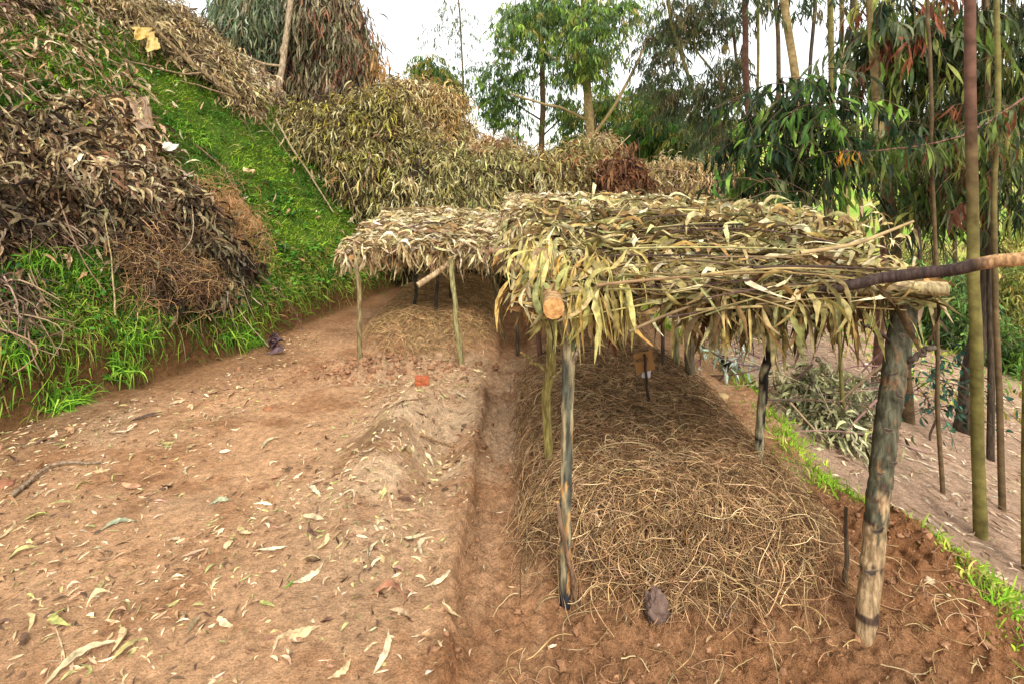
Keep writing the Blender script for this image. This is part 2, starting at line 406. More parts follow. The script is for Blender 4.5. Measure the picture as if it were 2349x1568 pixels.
for (u, v, a) in [(1998, 1310, 0), (2015, 1215, 1), (2018, 1085, 0), (2048, 1060, 1), (2038, 985, 0), (2062, 905, 1), (2050, 855, 0), (2072, 770, 1), (2085, 740, 0)]:
    y = 2.0-.04+ (1200-v)*.0002
    c = uv_at(u, v, y-.035); th = np.linspace(0, 2*pi, 14)[:-1]
    kr = U(.7, 1.3); rt = R.randn()*.5; rx_ = .016*kr*np.cos(th); rz_ = .006*kr*np.sin(th)+.004*np.cos(th*2)
    ring = np.stack([c[0]+rx_*math.cos(rt)-rz_*math.sin(rt), np.full(13, c[1])-.001, c[2]+rx_*math.sin(rt)+rz_*math.cos(rt)], 1)
    knots = MB(); ring += R.randn(13, 3)*.0012; p = np.concatenate([ring, ring[:1]])[None]
    V, Q, C = tubes(p, np.full((1, 14), .0018), np.array([[.11, .08, .05]]), 6); knots.add(V, Q, C)
    disc = np.concatenate([ring, c[None]-[[0, .004, 0]]]); T = np.array([[i, (i+1) % 13, 13] for i in range(13)])
    knots.add(disc, None, np.array([.045, .032, .024]), T); knots.build('knot', TWIG, SA)
post('branch_stub', SA, [uv_at(2065, 850, 2.05), uv_at(2110, 812, 2.02), uv_at(2145, 795, 2.0)], .013, .008, (.10, .08, .065))
post('branch_stub', SA, [uv_at(2050, 790, 2.07), uv_at(2015, 765, 2.05), uv_at(1975, 735, 2.0)], .007, .004, (.05, .035, .03))
g_olive = zcol([(0, (.38, .33, .12)), (.5, (.30, .27, .09)), (.9, (.20, .18, .07))])
LB = gpt(1296, 1400)
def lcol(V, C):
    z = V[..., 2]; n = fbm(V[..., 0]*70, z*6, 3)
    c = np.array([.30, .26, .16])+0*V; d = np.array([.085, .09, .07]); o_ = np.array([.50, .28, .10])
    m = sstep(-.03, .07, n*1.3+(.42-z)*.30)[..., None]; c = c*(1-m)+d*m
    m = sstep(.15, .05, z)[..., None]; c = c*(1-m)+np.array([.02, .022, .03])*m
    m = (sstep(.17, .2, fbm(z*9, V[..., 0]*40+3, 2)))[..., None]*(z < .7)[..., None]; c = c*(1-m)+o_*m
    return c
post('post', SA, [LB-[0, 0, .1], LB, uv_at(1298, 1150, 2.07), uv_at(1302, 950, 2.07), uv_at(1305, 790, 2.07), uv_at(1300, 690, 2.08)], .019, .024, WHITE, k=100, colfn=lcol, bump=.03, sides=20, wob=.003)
post('brace', SA, [uv_at(1312, 800, 2.06), uv_at(1330, 740, 2.05), uv_at(1360, 650, 2.1)], .014, .018, (.10, .12, .06))
post('branch_stub', SA, [uv_at(1318, 830, 2.05), uv_at(1322, 790, 2.04), uv_at(1340, 768, 2.03)], .007, .0045, (.32, .26, .2))
P2 = gpt(1262, 1090)
post('post', SA, [P2-[0, 0, .1], P2, uv_at(1256, 900, P2[1]), uv_at(1268, 735, P2[1]), uv_at(1272, 640, P2[1])], .020, .026, (.30, .26, .085), bump=.03)
post('branch_stub', SA, [uv_at(1248, 848, P2[1]-.02), uv_at(1222, 830, P2[1]-.05), uv_at(1196, 808, P2[1]-.1)], .009, .006, (.36, .30, .12))
post('branch_stub', SA, [uv_at(1262, 870, P2[1]-.02), uv_at(1285, 850, P2[1]-.05), uv_at(1300, 820, P2[1]-.06)], .006, .003, (.33, .28, .13))
BW = zcol([(0, (.42, .40, .28)), (1.3, (.20, .19, .12))])
def blotch(V, C):
    m = sstep(-.01, .03, fbm(V[..., 0]*30+V[..., 1]*9, V[..., 2]*13, 3)+(V[..., 2]-.6)*.18)[..., None]
    return np.array([.36, .34, .22])*(1-m)+np.array([.016, .012, .012])*m
P3 = gpt(1742, 1085)
post('post', SA, [P3-[0, 0, .1], P3, uv_at(1744, 960, P3[1]), uv_at(1752, 860, P3[1]), uv_at(1778, 745, P3[1]), uv_at(1785, 640, P3[1])], .019, .024, WHITE, k=36, colfn=blotch)
for (ub, vb, ut, w, c) in [(1585, 890, 1580, 11, (.15, .13, .08)), (1553, 868, 1545, 7, (.36, .36, .18)), (1237, 852, 1232, 6, (.14, .07, .045)), (1522, 868, 1520, 4, (.08, .06, .05)), (1370, 800, 1372, 5, (.06, .06, .04))]:
    p = gpt(ub, vb); t = uv_at(ut, 0, p[1]); t[2] = 1.14
    post('post', SA, up(p, t), w*p[1]/F, w*p[1]/F*1.0, c, k=18)
# beams
post('beam', SA, [(.136, 1.86, 1.147), (.15, 2.5, 1.13), (.17, 3.4, 1.13), (.18, 4.65, 1.14)], .036, .028, (.42, .27, .13))
post('beam', SA, [(1.47, 2.0, 1.20), (1.45, 3.0, 1.17), (1.40, 4.6, 1.15)], .026, .024, (.2, .17, .1))
post('crossbeam', SA, [(.20, 2.07, 1.145), (.8, 2.08, 1.165), (1.35, 2.04, 1.185), (1.515, 1.98, 1.185)], .022, .026, (.40, .33, .18))
a = uv_at(1150, 600, 2.95); post('crossbeam', SA, [a, a+[.2, -.08, -.03], (.8, 2.75, 1.1), (1.5, 2.7, 1.12)], .034, .028, (.55, .40, .20))
a = uv_at(1122, 575, 3.25); post('crossbeam', SA, [a, a+[.35, .0, .01], (.9, 3.25, 1.16), (1.5, 3.3, 1.16)], .020, .02, (.27, .16, .11))
post('crossbeam', SA, [(.1, 4.2, 1.14), (1.5, 4.25, 1.14)], .022, .02, (.2, .15, .1))
def polec(V, C):
    m = sstep(1.46, 1.52, V[..., 0]+.12*fbm(V[..., 0]*9, V[..., 2]*40+V[..., 1]*30, 3))[..., None]
    return np.array([.055, .035, .03])*(1-m)+np.array([.42, .25, .12])*m
post('long_pole', SA, [(.55, 2.10, 1.16), uv_at(1900, 662, 2.02), uv_at(2060, 632, 1.93), uv_at(2200, 612, 1.84), uv_at(2349, 592, 1.76), uv_at(2560, 560, 1.65)], .014, .022, WHITE, k=40, colfn=polec, bump=.07)
# loose sticks lying in the thatch
def sticks(mb, n, x0, x1, y0, y1, zf, Lr, rr, cols, ang=.35, sag=.04):
    P = np.stack([U(x0, x1, n), U(y0, y1, n)], 1); L = U(*Lr, n); a = R.randn(n)*ang+np.where(R.rand(n) < .5, 0, pi)
    k = 9; t = np.linspace(-.5, .5, k)
    x = P[:, :1]+L[:, None]*t*np.cos(a)[:, None]; y = P[:, 1:]+L[:, None]*t*np.sin(a)[:, None]
    bend = R.randn(n, 1)*.16*L[:, None]*(t**2)[None]
    y = y+bend; z = zf(P[:, 0], P[:, 1])[:, None]+R.randn(n, 1)*.02+R.randn(n, 1)*.06*t-(sag*4*t**2)[None]*U(.2, 1.4, (n, 1))
    r = U(*rr, n)[:, None]*np.linspace(1, .4, k)[None]
    V, Q, C = tubes(np.stack([x, y, z], -1), r, pick(cols, n), 6); each(V, Q, C, n, 'thatch_stick', TWIG, mb)
STK = [(.20, .14, .06), (.07, .04, .03), (.36, .30, .12), (.26, .17, .08), (.15, .12, .04)]
def roofA(x, y):
    z = 1.18+.19*sstep(2.0, 2.75, y)*sstep(-.1, .35, x)
    return z+.10*fbm(x*4, y*4, 3)-.10*(1-sstep(.0, .35, x))*(1-sstep(2.3, 3.2, y))-.05*sstep(1.45, 1.75, x)
sticks(SA, 66, .5, 1.15, 2.0, 3.2, lambda x, y: roofA(x, y)-.01, (.4, 1.0), (.003, .007), STK, .22)
sticks(SA, 40, .55, 1.15, 1.97, 2.2, lambda x, y: 1.20+0*x+R.uniform(-.06, .08, len(x)), (.4, .95), (.0022, .0065), STK, .16, .02)
sticks(SA, 30, .5, 1.2, 3.0, 4.6, lambda x, y: roofA(x, y)+.0, (.5, 1.2), (.003, .008), STK, .5)
mb = MB(); a = uv_at(1960, 562, 2.1); b = uv_at(2095, 508, 2.2); V, Q, C = tubes(resample([a-[.2, 0, .03], a, b], 10)[None], np.linspace(.009, .005, 10)[None], np.array([[.36, .25, .12]]), 6); mb.add(V, Q, C)
mb.build('thatch_stick', TWIG, SA)
def thatch(mb, n, x0, x1, y0, y1, top, bot, Lr, Wr, pal, wts, S=6, fold=.3, flat=.28):
    x = U(x0, x1, n); y = U(y0, y1, n); h = R.rand(n)**.45; zt = top(x, y); z = bot+(zt-bot)*h
    a = R.rand(n)*2*pi; a = np.where(R.rand(n) < .6, R.randn(n)*.5+np.where(R.rand(n) < .5, 0, pi), a)
    D = np.stack([np.cos(a), np.sin(a), R.randn(n)*flat], 1)
    L = U(*Lr, n); P = np.stack([x, y, z], 1)-D*L[:, None]*.5
    c = pick(pal, n, wts)
    V, Q, C = leafset(P, D, L, U(*Wr, n), c, S, U(-.25, .45, n), .16, 1.0, roll=R.randn(n)*.75, fold=fold, lift=R.randn(n)*.10, prof=PROF); mb.add(V, Q, C)
def hang(mb, P, Lr, Wr, pal, wts, S=7, fold=.3, out=None, jit=.5, down=(.5, 1.3), sick=.16):
    n = len(P); D = np.stack([R.randn(n)*jit, R.randn(n)*jit, -U(*down, n)], 1)
    if out is not None: D = D+out
    V, Q, C = leafset(P, D, U(*Lr, n), U(*Wr, n), pick(pal, n, wts), S, U(.1, .5, n), sick, 1.1, fold=fold); mb.add(V, Q, C)
mb = MB(); KW = [4, 4.4, 2.4, 3, 1.5, 4.6, 2.6]
thatch(mb, 7600, .12, 1.52, 2.02, 4.62, roofA, 1.17, (.11, .22), (.014, .028), KHAKI, KW, flat=.36)
thatch(mb, 900, .04, 1.52, 2.0, 3.0, roofA, 1.16, (.10, .21), (.014, .028), KHAKI, KW, 8, flat=.5)
n = 330; x = np.clip(.75+R.randn(n)*.42, .1, 1.5); x = np.where(np.abs(x-.5) < .09, x+.3, x); hang(mb, np.stack([x, U(2.0, 2.2, n), U(1.08, 1.23, n)], 1), (.08, .19), (.012, .026), KHAKI, [1.5, 4, .5, 4, 1.5, 5, 4], 8)  # front fringe weighted to dark tones, painting in the shade below the roof edge
n = 330; hang(mb, np.stack([U(.06, .5, n), U(2.02, 2.6, n), U(1.13, 1.32, n)], 1), (.10, .19), (.011, .023), [(.58, .45, .17), (.48, .37, .12), (.44, .25, .06), (.62, .54, .3), (.36, .34, .11)], [4, 4, 2, 2, 3], 9, out=np.array([-.12, -.1, 0]))
n = 170; hang(mb, np.stack([U(-.03, .15, n), U(2.4, 4.4, n), U(1.14, 1.28, n)], 1), (.10, .17), (.015, .03), KHAKI, KW, 8, out=np.array([-.3, 0, 0]))
n = 190; hang(mb, np.stack([U(1.0, 1.5, n), U(2.1, 3.8, n), U(1.10, 1.18, n)], 1), (.09, .17), (.018, .032), KHAKI, [1, 4, 0, 3, 1, 4, 3], 8)
n = 420; hang(mb, np.stack([U(.15, 1.5, n), U(2.6, 4.6, n), U(1.12, 1.19, n)], 1), (.06, .12), (.015, .03), KHAKI, [1, 3, 0, 4, 1, 5, 3], 6)
# clusters of leaves that hang lower
for (u, v, y, cnt, pal) in [(1405, 690, 2.35, 14, [(.12, .035, .02), (.2, .07, .03), (.2, .16, .05)]), (1440, 655, 2.6, 9, [(.10, .03, .02), (.16, .06, .03)]), (1610, 670, 2.2, 10, [(.36, .32, .12), (.12, .06, .03)]), (1665, 680, 2.2, 10, [(.30, .27, .10), (.10, .05, .03)]), (1690, 690, 2.15, 10, [(.1, .05, .03), (.34, .3, .12)]),
                            (1770, 680, 2.1, 14, [(.26, .25, .09), (.34, .3, .12)]), (1850, 700, 2.15, 12, [(.08, .05, .03), (.3, .27, .1)]), (1935, 700, 2.1, 14, [(.33, .26, .08), (.16, .12, .04)]), (1200, 640, 2.4, 16, [(.48, .36, .11), (.3, .15, .04)]), (1330, 660, 1.98, 18, [(.52, .46, .18), (.44, .33, .1)]), (1395, 640, 2.0, 18, [(.46, .40, .15), (.52, .45, .2)]), (1250, 560, 2.3, 18, [(.5, .4, .15), (.52, .45, .2)])]:
    c = uv_at(u, v, y); hang(mb, c+R.randn(cnt, 3)*[.03, .04, .015], (.12, .21), (.015, .027), pal, None, 10, jit=.28, down=(.9, 1.3), sick=.10)
# upright curled sprays on the top right
for (u, v, y) in [(1985, 520, 2.35), (2000, 490, 2.4), (1845, 500, 2.6), (2070, 560, 2.3), (1560, 490, 2.9)]:
    c = uv_at(u, v, y); n = 9; D = np.stack([R.randn(n)*.7, R.randn(n)*.4, U(.3, 1, n)], 1)
    V, Q, C = leafset(c+R.randn(n, 3)*.03, D, U(.08, .15, n), U(.014, .026, n), pick(KHAKI[:3], n), 9, U(.6, 1.3, n), .1, .8, fold=.3); mb.add(V, Q, C)
mb.build('thatch_leaves', LEAF_DRY, SA)
# stick leaning on the post and a short stake by the right post: separate things
def stick_thing(name, label, pts, r0, r1, col, cat='stick', k=16, group=None, cut=True):
    mb = MB(); pts = [np.array(p, float) for p in pts]; limb(mb, pts, r0, r1, col, k, 10, .07, .01, cap=(.5, .32, .15) if cut else False)
    o = mb.build(name, None, None, True, mats=[WOOD, CUT]); return tag(o, label, cat, group)
stick_thing('leaning_stick', 'thin grey brown stick leaning against foot of the near left shelter post', [gpt(1325, 1385)-[0, 0, .02], uv_at(1305, 1270, 2.03), uv_at(1278, 1150, 2.02)], .009, .007, (.22, .14, .09))
stick_thing('wooden_stake', 'short dark stake with a snag beside the thick peeling post', [gpt(1938, 1345)-[0, 0, .03], uv_at(1940, 1250, gpt(1938, 1345)[1]), uv_at(1942, 1160, gpt(1938, 1345)[1])], .009, .007, (.12, .09, .06), 'stake')

# ---- the left shelter and the one behind
def small_shelter(name, label, origin, posts, x0, x1, y0, y1, top, bot, nleaf, frontfringe, sidefringe):
    E = empty(name, origin, label, 'shelter')
    for (p, t, r, c) in posts: post('post', E, up(p, t), r, r*.95, c, k=18, wob=.02)
    for x in (x0+.1, x1-.1): post('beam', E, [(x, y0-.05, bot), (x+.02, (y0+y1)/2, bot+.01), (x, y1, bot)], .022, .02, (.26, .17, .1))
    for y in (y0+.05, (y0+y1)/2, y1-.1): post('crossbeam', E, [(x0-.06, y, bot+.035), (x1+.05, y, bot+.04)], .02, .018, (.3, .2, .12))
    sticks(E, 40, x0+.2, x1-.2, y0, y1, top, (.4, .9), (.004, .008), STK, .6)
    mb = MB(); pal = [(.58, .47, .26), (.45, .35, .18), (.70, .62, .44), (.20, .12, .06), (.35, .24, .1)]
    thatch(mb, nleaf, x0, x1, y0, y1, top, bot+.02, (.12, .2), (.018, .032), pal, [5, 4, 3, 3, 2], 5, 0)
    n = frontfringe; hang(mb, np.stack([U(x0, x1, n), y0+U(-.05, .12, n), bot+U(-.02, .14, n)], 1), (.1, .2), (.014, .026), pal, [4, 5, 1, 5, 3], 6, 0)
    n = sidefringe
    for xx in (x0, x1): hang(mb, np.stack([xx+U(-.06, .06, n), U(y0, y1, n), bot+U(-.02, .12, n)], 1), (.1, .2), (.014, .026), pal, [4, 5, 1, 4, 3], 6, 0)
    n = frontfringe; hang(mb, np.stack([U(x0, x1, n), U(y0, y1, n), bot+U(-.04, .04, n)], 1), (.1, .18), (.014, .026), pal, [1, 2, 0, 6, 2], 5, 0)
    mb.build('thatch_leaves', LEAF_DRY, E)
    return E
def topB(x, y): return .97+.10*sstep(4.7, 5.6, y)+.09*fbm(x*2.4, y*2.4, 3)+.07*np.exp(-((x+.75)/.4)**2)
pl = []
for (ub, vb, ut, tz, r, c) in [(825, 826, 818, .9, .020, (.24, .2, .10)), (1057, 838, 1032, .9, .021, (.30, .28, .13)), (1155, 785, 1120, .88, .022, (.14, .14, .07)), (953, 718, 955, .87, .016, (.05, .05, .04)), (1000, 727, 1002, .87, .015, (.06, .045, .04)), (1037, 702, 1033, .87, .013, (.05, .04, .035))]:
    p = gpt(ub, vb); t = uv_at(ut, 0, p[1]); t[2] = tz; pl.append((p, t, r, c))
SB = small_shelter('leaf_shelter', 'low small shelter left of the large one with pale curled leaf thatch', (-.7, 4.8, 0), pl, -1.42, -.02, 4.72, 7.0, topB, .88, 5200, 420, 170)
lg = MB(); limb(lg, [uv_at(958, 655, 4.55), uv_at(1000, 628, 4.62), uv_at(1045, 590, 4.8)], .026, .02, (.45, .33, .2), 12, 12, .05, 0, cap=(.6, .42, .2)); lg.build('log_end', None, SB, mats=[WOOD, CUT])
pl = []
for (x, y) in [(.05, 5.0), (1.42, 5.0), (.05, 6.6), (1.42, 6.6), (.05, 8.0), (1.42, 8.0)]:
    g = float(terr(x, y, False)); pl.append((np.array([x, y, g]), np.array([x+.02, y, 1.12]), .016, (.12, .1, .06)))
SC_ = small_shelter('leaf_shelter', 'rear leaf thatched shelter standing directly behind the large near one', (.75, 5.0, 0), pl, -.05, 1.5, 5.0, 8.1, lambda x, y: 1.25+.08*fbm(x*2, y*2, 3), 1.12, 3600, 200, 120)

# ---- cardboard sign on a stick
sb = gpt(1488, 955); SG = empty('plant_sign', sb, 'small brown cardboard sign lettered by hand on a dark stick in the straw', 'sign')
ys = sb[1]
post('stake', SG, [sb-[0, 0, .05], sb, uv_at(1487, 880, ys), uv_at(1478, 812, ys)], .009, .007, (.035, .022, .018), k=16, cap=False)
def board(name, cs, y, th, col, parent, mat):
    F_ = np.array([uv_at(u, v, y) for u, v in cs]); B_ = F_+[0, th, 0]; V = np.concatenate([F_, B_]); n = len(cs)
    # subdivide front for slight warp
    Q = [[0, 1, 2, 3], [7, 6, 5, 4]]+[[i, (i+1) % 4+0, (i+1) % 4+4, i+4] for i in range(4)]
    return mesh(name, V, Q, np.tile(np.array(col), (8, 1)), mat, parent, smooth=False)
m, nt, Pn, O = M('cardboard'); wv = nt.nodes.new('ShaderNodeTexWave'); wv.bands_direction = 'Z'; wv.inputs['Scale'].default_value = 60; wv.inputs['Distortion'].default_value = 1.5
tc = nt.nodes.new('ShaderNodeTexCoord'); nt.links.new(tc.outputs['Object'], wv.inputs['Vector'])
cr = nt.nodes.new('ShaderNodeValToRGB'); cr.color_ramp.elements[0].color = (.22, .10, .025, 1); cr.color_ramp.elements[1].color = (.36, .18, .055, 1)
nt.links.new(wv.outputs[0], cr.inputs[0]); nt.links.new(cr.outputs[0], Pn.inputs['Base Color']); Pn.inputs['Roughness'].default_value = .85; CARD = m
board('board', [(1460, 858), (1452, 812), (1495, 803), (1503, 846)][::1], ys+.012, .004, (1, 1, 1), SG, CARD)
PAPER = leaf_mat('paper', .7, 0, 40, .12)
board('paper_tag', [(1472, 865), (1473, 845), (1494, 846), (1491, 866)], ys+.018, .001, (.62, .56, .58), SG, PAPER)
tcu = bpy.data.curves.new('lettering', 'FONT'); tcu.body = 'INTUSVI'; tcu.size = .030; tcu.extrude = .0006; tcu.offset = .0003; tcu.space_character = 1.05
to = bpy.data.objects.new('tmp', tcu); COL.objects.link(to)
dg = bpy.context.evaluated_depsgraph_get(); tm = bpy.data.meshes.new_from_object(to.evaluated_get(dg)); bpy.data.objects.remove(to)
INK, nt, Pn, O = M('ink'); Pn.inputs['Base Color'].default_value = (.02, .012, .01, 1); Pn.inputs['Roughness'].default_value = .8
nz = nt.nodes.new('ShaderNodeTexNoise'); nz.inputs['Scale'].default_value = 90; cr = nt.nodes.new('ShaderNodeValToRGB'); cr.color_ramp.elements[0].color = (.012, .01, .01, 1); cr.color_ramp.elements[1].color = (.06, .035, .02, 1)
nt.links.new(nz.outputs[0], cr.inputs[0]); nt.links.new(cr.outputs[0], Pn.inputs['Base Color'])
tm.materials.clear(); tm.materials.append(INK); lo = bpy.data.objects.new('lettering', tm); COL.objects.link(lo); lo.parent = SG
q = uv_at(1459, 831, ys+.0095)-sb; lo.location = q; lo.rotation_euler = (pi/2, -math.radians(11), 0); lo.scale = (.62, .95, 1)

# ================================================================== mulch on the beds
def curls(n, P, Nn, Lr, rr, pal, lift=.02, curl=.75, k=9):
    L = U(*Lr, n); a = R.rand(n)*2*pi
    T1 = norm(np.cross(Nn, np.array([0.3, 1, .2]))); T2 = np.cross(Nn, T1)
    t = np.linspace(0, 1, k); kap = R.randn(n, 1)*curl; k2 = R.randn(n, 1)*curl*1.5
    ang = a[:, None]+kap*t[None]*2+k2*np.sin(t*5)[None]*.4+R.randn(n, k).cumsum(1)*.20
    st = (L/(k-1))[:, None]
    dx = np.cumsum(np.cos(ang)*st, 1); dy = np.cumsum(np.sin(ang)*st, 1)
    dx -= dx.mean(1, keepdims=True); dy -= dy.mean(1, keepdims=True)
    h = np.abs(np.sin(pi*t)[None]*lift*U(.1, 1.3, (n, 1)))+U(0, lift*.6, (n, 1))
    p = P[:, None]+T1[:, None]*dx[..., None]+T2[:, None]*dy[..., None]+Nn[:, None]*h[..., None]
    r = U(*rr, n)[:, None]*np.linspace(1, .55, k)[None]
    return tubes(p, r, pick(pal, n, jit=.22), 3)
STRAWC = [(.50, .32, .16), (.34, .20, .095), (.64, .45, .25), (.15, .08, .04), (.42, .26, .13), (.24, .135, .065)]
def mulch(name, label, n, x0, x1, y0, y1, Lr, rr, pal, lift=.03, clump=False, shape=True):
    P = np.stack([U(x0, x1, n*2), U(y0, y1, n*2)], 1)
    if shape:
        cx = (x0+x1)/2; hw = (x1-x0)/2; wob = 1+.25*fbm(P[:, 0]*2, P[:, 1]*2, 3)
        k = (np.abs(P[:, 0]-cx)/hw)**3+(np.abs(P[:, 1]-(y0+y1)/2)/((y1-y0)/2))**6 < U(.12, 1.0, len(P))*wob
        P = P[k]
    P = P[:n]; P = np.concatenate([P, terr(P[:, 0], P[:, 1], False)[:, None]], 1)
    Nn = tnormal(P); mb = MB(); P[:, 2] += U(0, .035, len(P))
    V, Q, C = curls(len(P), P, Nn, Lr, rr, pal, lift); mb.add(V, Q, C)
    return tag(mb.build(name, STRAW), label, 'mulch', None, 'stuff')
mulch('straw_mulch', 'tangled tan root straw covering the mound under the large near shelter', 26000, .02, 1.37, 2.0, 4.6, (.09, .36), (.0009, .0023), STRAWC, .05)
mulch('straw_mulch', 'dull brown straw covering the mound under the left shelter', 8000, -1.35, -.08, 4.72, 7.1, (.1, .3), (.0016, .003), [(.48, .30, .14), (.34, .2, .09), (.56, .38, .18)], .04)
mulch('straw_mulch', 'reddish straw on the mound under the rear shelter', 6000, .1, 1.4, 4.7, 8.1, (.1, .26), (.0016, .003), [(.40, .22, .11), (.28, .15, .07), (.5, .32, .16)], .03)
# scattered loose roots in front of the bed
P = np.stack([U(-.05, 1.9, 260), U(1.6, 2.3, 260)], 1); P = np.concatenate([P, terr(P[:, 0], P[:, 1])[:, None]], 1)
mb = MB(); V, Q, C = curls(260, P, tnormal(P), (.06, .25), (.0012, .003), [(.42, .27, .12), (.3, .17, .09), (.5, .37, .2)], .02); mb.add(V, Q, C)
tag(mb.build('loose_roots', STRAW), 'loose tan roots strewn over the dark clods in front of the bed', 'roots', None, 'stuff')

# ================================================================== leaf litter
def litter(name, label, P, Lr, Wr, pal, wts=None, S=5, lift=.006, steep=.18, mat=LEAF_DRY, fold=.3, kindd='stuff', prof=PROF):
    n = len(P); Nn = tnormal(P); a = R.rand(n)*2*pi
    T1 = norm(np.cross(Nn, np.array([0.3, 1, .2]))); T2 = np.cross(Nn, T1)
    D = T1*np.cos(a)[:, None]+T2*np.sin(a)[:, None]+Nn*(R.randn(n, 1)*steep*.5)
    mb = MB(); V, Q, C = leafset(P+Nn*lift, D, U(*Lr, n), U(*Wr, n), pick(pal, n, wts), S, R.randn(n)*.06, .10, .7, roll=R.randn(n)*.45, fold=fold, lift=np.abs(R.randn(n))*.08, prof=prof); mb.add(V, Q, C)
    return tag(mb.build(name, mat), label, 'leaf litter', None, kindd)
def scatter(n, x0, x1, y0, y1, dens=None, fine=True):
    P = np.stack([U(x0, x1, n), U(y0, y1, n)], 1)
    if dens is not None: P = P[R.rand(n) < dens(P[:, 0], P[:, 1])]
    return np.concatenate([P, terr(P[:, 0], P[:, 1], fine)[:, None]], 1)
LIT = [(.70, .55, .35), (.54, .38, .22), (.34, .20, .11), (.13, .08, .05), (.40, .36, .15), (.54, .38, .21)]
dl = lambda x, y: np.clip(.25+1.8*fbm(x*1.5+4, y*1.5, 4)+.35*np.exp(-((x+.9)/.8)**2-((y-2.6)/1.)**2), .02, 1)*(bank_s(x, y) < .1)*(x < -.22)
litter('leaf_litter', 'small dry leaf crumbs scattered over the bare clay on the left', scatter(17000, -3.2, -.2, 1.4, 5.6, dl), (.012, .06), (.004, .012), LIT, None, 4, .003, .3, fold=0)
litter('leaf_litter', 'medium sized torn dry leaves in drifts over the left clay', scatter(1000, -3.2, -.2, 1.4, 5.4, lambda x, y: dl(x, y)**1.4), (.04, .11), (.012, .028), LIT, [4, 3, 2, 2, 2, 3], 8, .007, .5, fold=.5)
litter('leaf_litter', 'sparse pale chips along the trodden path and bed edge', scatter(1300, -.2, 1.7, 1.4, 6, lambda x, y: .35+0*x), (.012, .05), (.004, .010), LIT, [3, 3, 2, 1, 1, 2], 3, .004, .3, fold=0)
litter('leaf_litter', 'dense pale brown eucalyptus litter under the trees on the right slope', scatter(26000, 1.75, 9, 2.0, 11, lambda x, y: np.clip(.55+1.2*fbm(x*1.2, y*1.2, 3), .1, 1)*sstep(.05, .3, x-edge_x(y)), False), (.04, .13), (.007, .016), [(.52, .40, .27), (.40, .28, .18), (.62, .52, .38), (.24, .15, .09)], None, 3, .006, .2, fold=0)
# bigger single fallen leaves lying on the clay
gl = [(40, 1510, .20, 60, 0, 'long pale twisted eucalyptus leaf at bottom left corner of the clay'), (180, 1530, .2, 40, 0, 'olive straw leaf lying diagonal near the bottom left corner'), (268, 1470, .12, -55, 1, 'short cream leaf lying alone in the lower left'),
      (160, 1415, .12, -35, 3, 'yellow green folded leaf beside dark litter at lower left'), (125, 1265, .14, -8, 0, 'cream wavy leaf near the left edge of the clay'), (262, 1215, .15, 25, 4, 'grey green cupped leaf on the left of the clay'),
      (190, 1125, .08, 35, 3, 'small round yellow green leaf at the left'), (438, 1080, .13, -55, 0, 'cream leaf upright like a check mark left of centre'), (500, 1160, .1, 12, 4, 'pale crumpled greyish green leaf with torn edge'),
      (718, 1130, .16, -35, 5, 'bright pale curved leaf on the hump of bare clay'), (780, 1170, .12, -10, 5, 'short pale leaf just below the bright curved leaf'), (620, 1020, .16, 60, 0, 'forked cream leaf behind the bare patch'),
      (980, 1260, .14, 75, 5, 'thin cream leaf lying alone near the trench edge'), (1000, 1330, .13, 30, 5, 'tapering cream leaf close to the trench edge'), (872, 1510, .17, 84, 5, 'upright pointing pale leaf at the bottom centre'),
      (700, 1315, .16, 40, 5, 'long folded cream leaf within the crumbled litter'), (660, 1345, .05, 50, 2, 'tiny vivid green leaf fragment amid litter'), (610, 1390, .08, -15, 3, 'olive oval leaf below the crumbled litter'),
      (880, 1385, .16, -6, 6, 'reddish brown bark flake near the trench edge'), (1060, 905, .2, -50, 5, 'long straw coloured strip beside the brick'), (1050, 980, .15, -25, 5, 'pale narrow leaf on the hollow slope'),
      (680, 1455, .14, 12, 1, 'wide wrinkled tan leaf at lower centre'), (560, 1225, .12, -25, 1, 'yellowish torn leaf near the middle of the clay'), (860, 1265, .13, 62, 5, 'crossed pair of pale leaves above crumbled litter'),
      (500, 905, .15, 18, 7, 'blackened curled leaf near the foot of the bank'), (330, 960, .2, 28, 7, 'dark rotten leaf heap piece beside the bank foot'), (290, 985, .13, -60, 5, 'cream folded leaf standing by the dark rotten leaf'),
      (1858, 1492, .17, -58, 8, 'single bright red leaf on dark soil right of centre'), (775, 1540, .09, 40, 1, 'small tan leaf at the bottom edge'), (75, 1200, .12, 10, 3, 'pale olive leaf beside the left edge litter')]
LC = [(.50, .41, .24), (.52, .38, .21), (.14, .32, .04), (.36, .36, .12), (.30, .31, .2), (.58, .48, .31), (.30, .14, .08), (.09, .06, .05), (.55, .03, .035)]
for (u, v, L, ang, ci, lab) in gl:
    p = gpt(u, v)[None]; p[:, 2] = terr(p[:, 0], p[:, 1]); a = math.radians(ang)
    # direction on the ground from its slant in the view
    D = np.array([[math.cos(a), math.sin(a)*1.6, .05]]); D = norm(D); L = L*.85; P0 = p-D*L/2+[0, 0, .006]
    V, Q, C = leafset(P0, D, L*(1.15 if ci != 8 else 1.4), L*(.15 if ci not in (3, 4, 1, 2) else .26)*(1.5 if ci == 8 else 1), np.array([LC[ci]]), 14, U(-.1, .05, 1), .2, .7, roll=np.array([R.randn()*.3]), fold=.5, lift=.05, tip=(.62, .5, .42) if ci == 8 else None)
    o = mesh('fallen_leaf', V-p, Q, C, LEAF_DRY); o.location = tuple(float(t) for t in p[0]); tag(o, lab, 'leaf', 'larger fallen leaves on the bare soil')

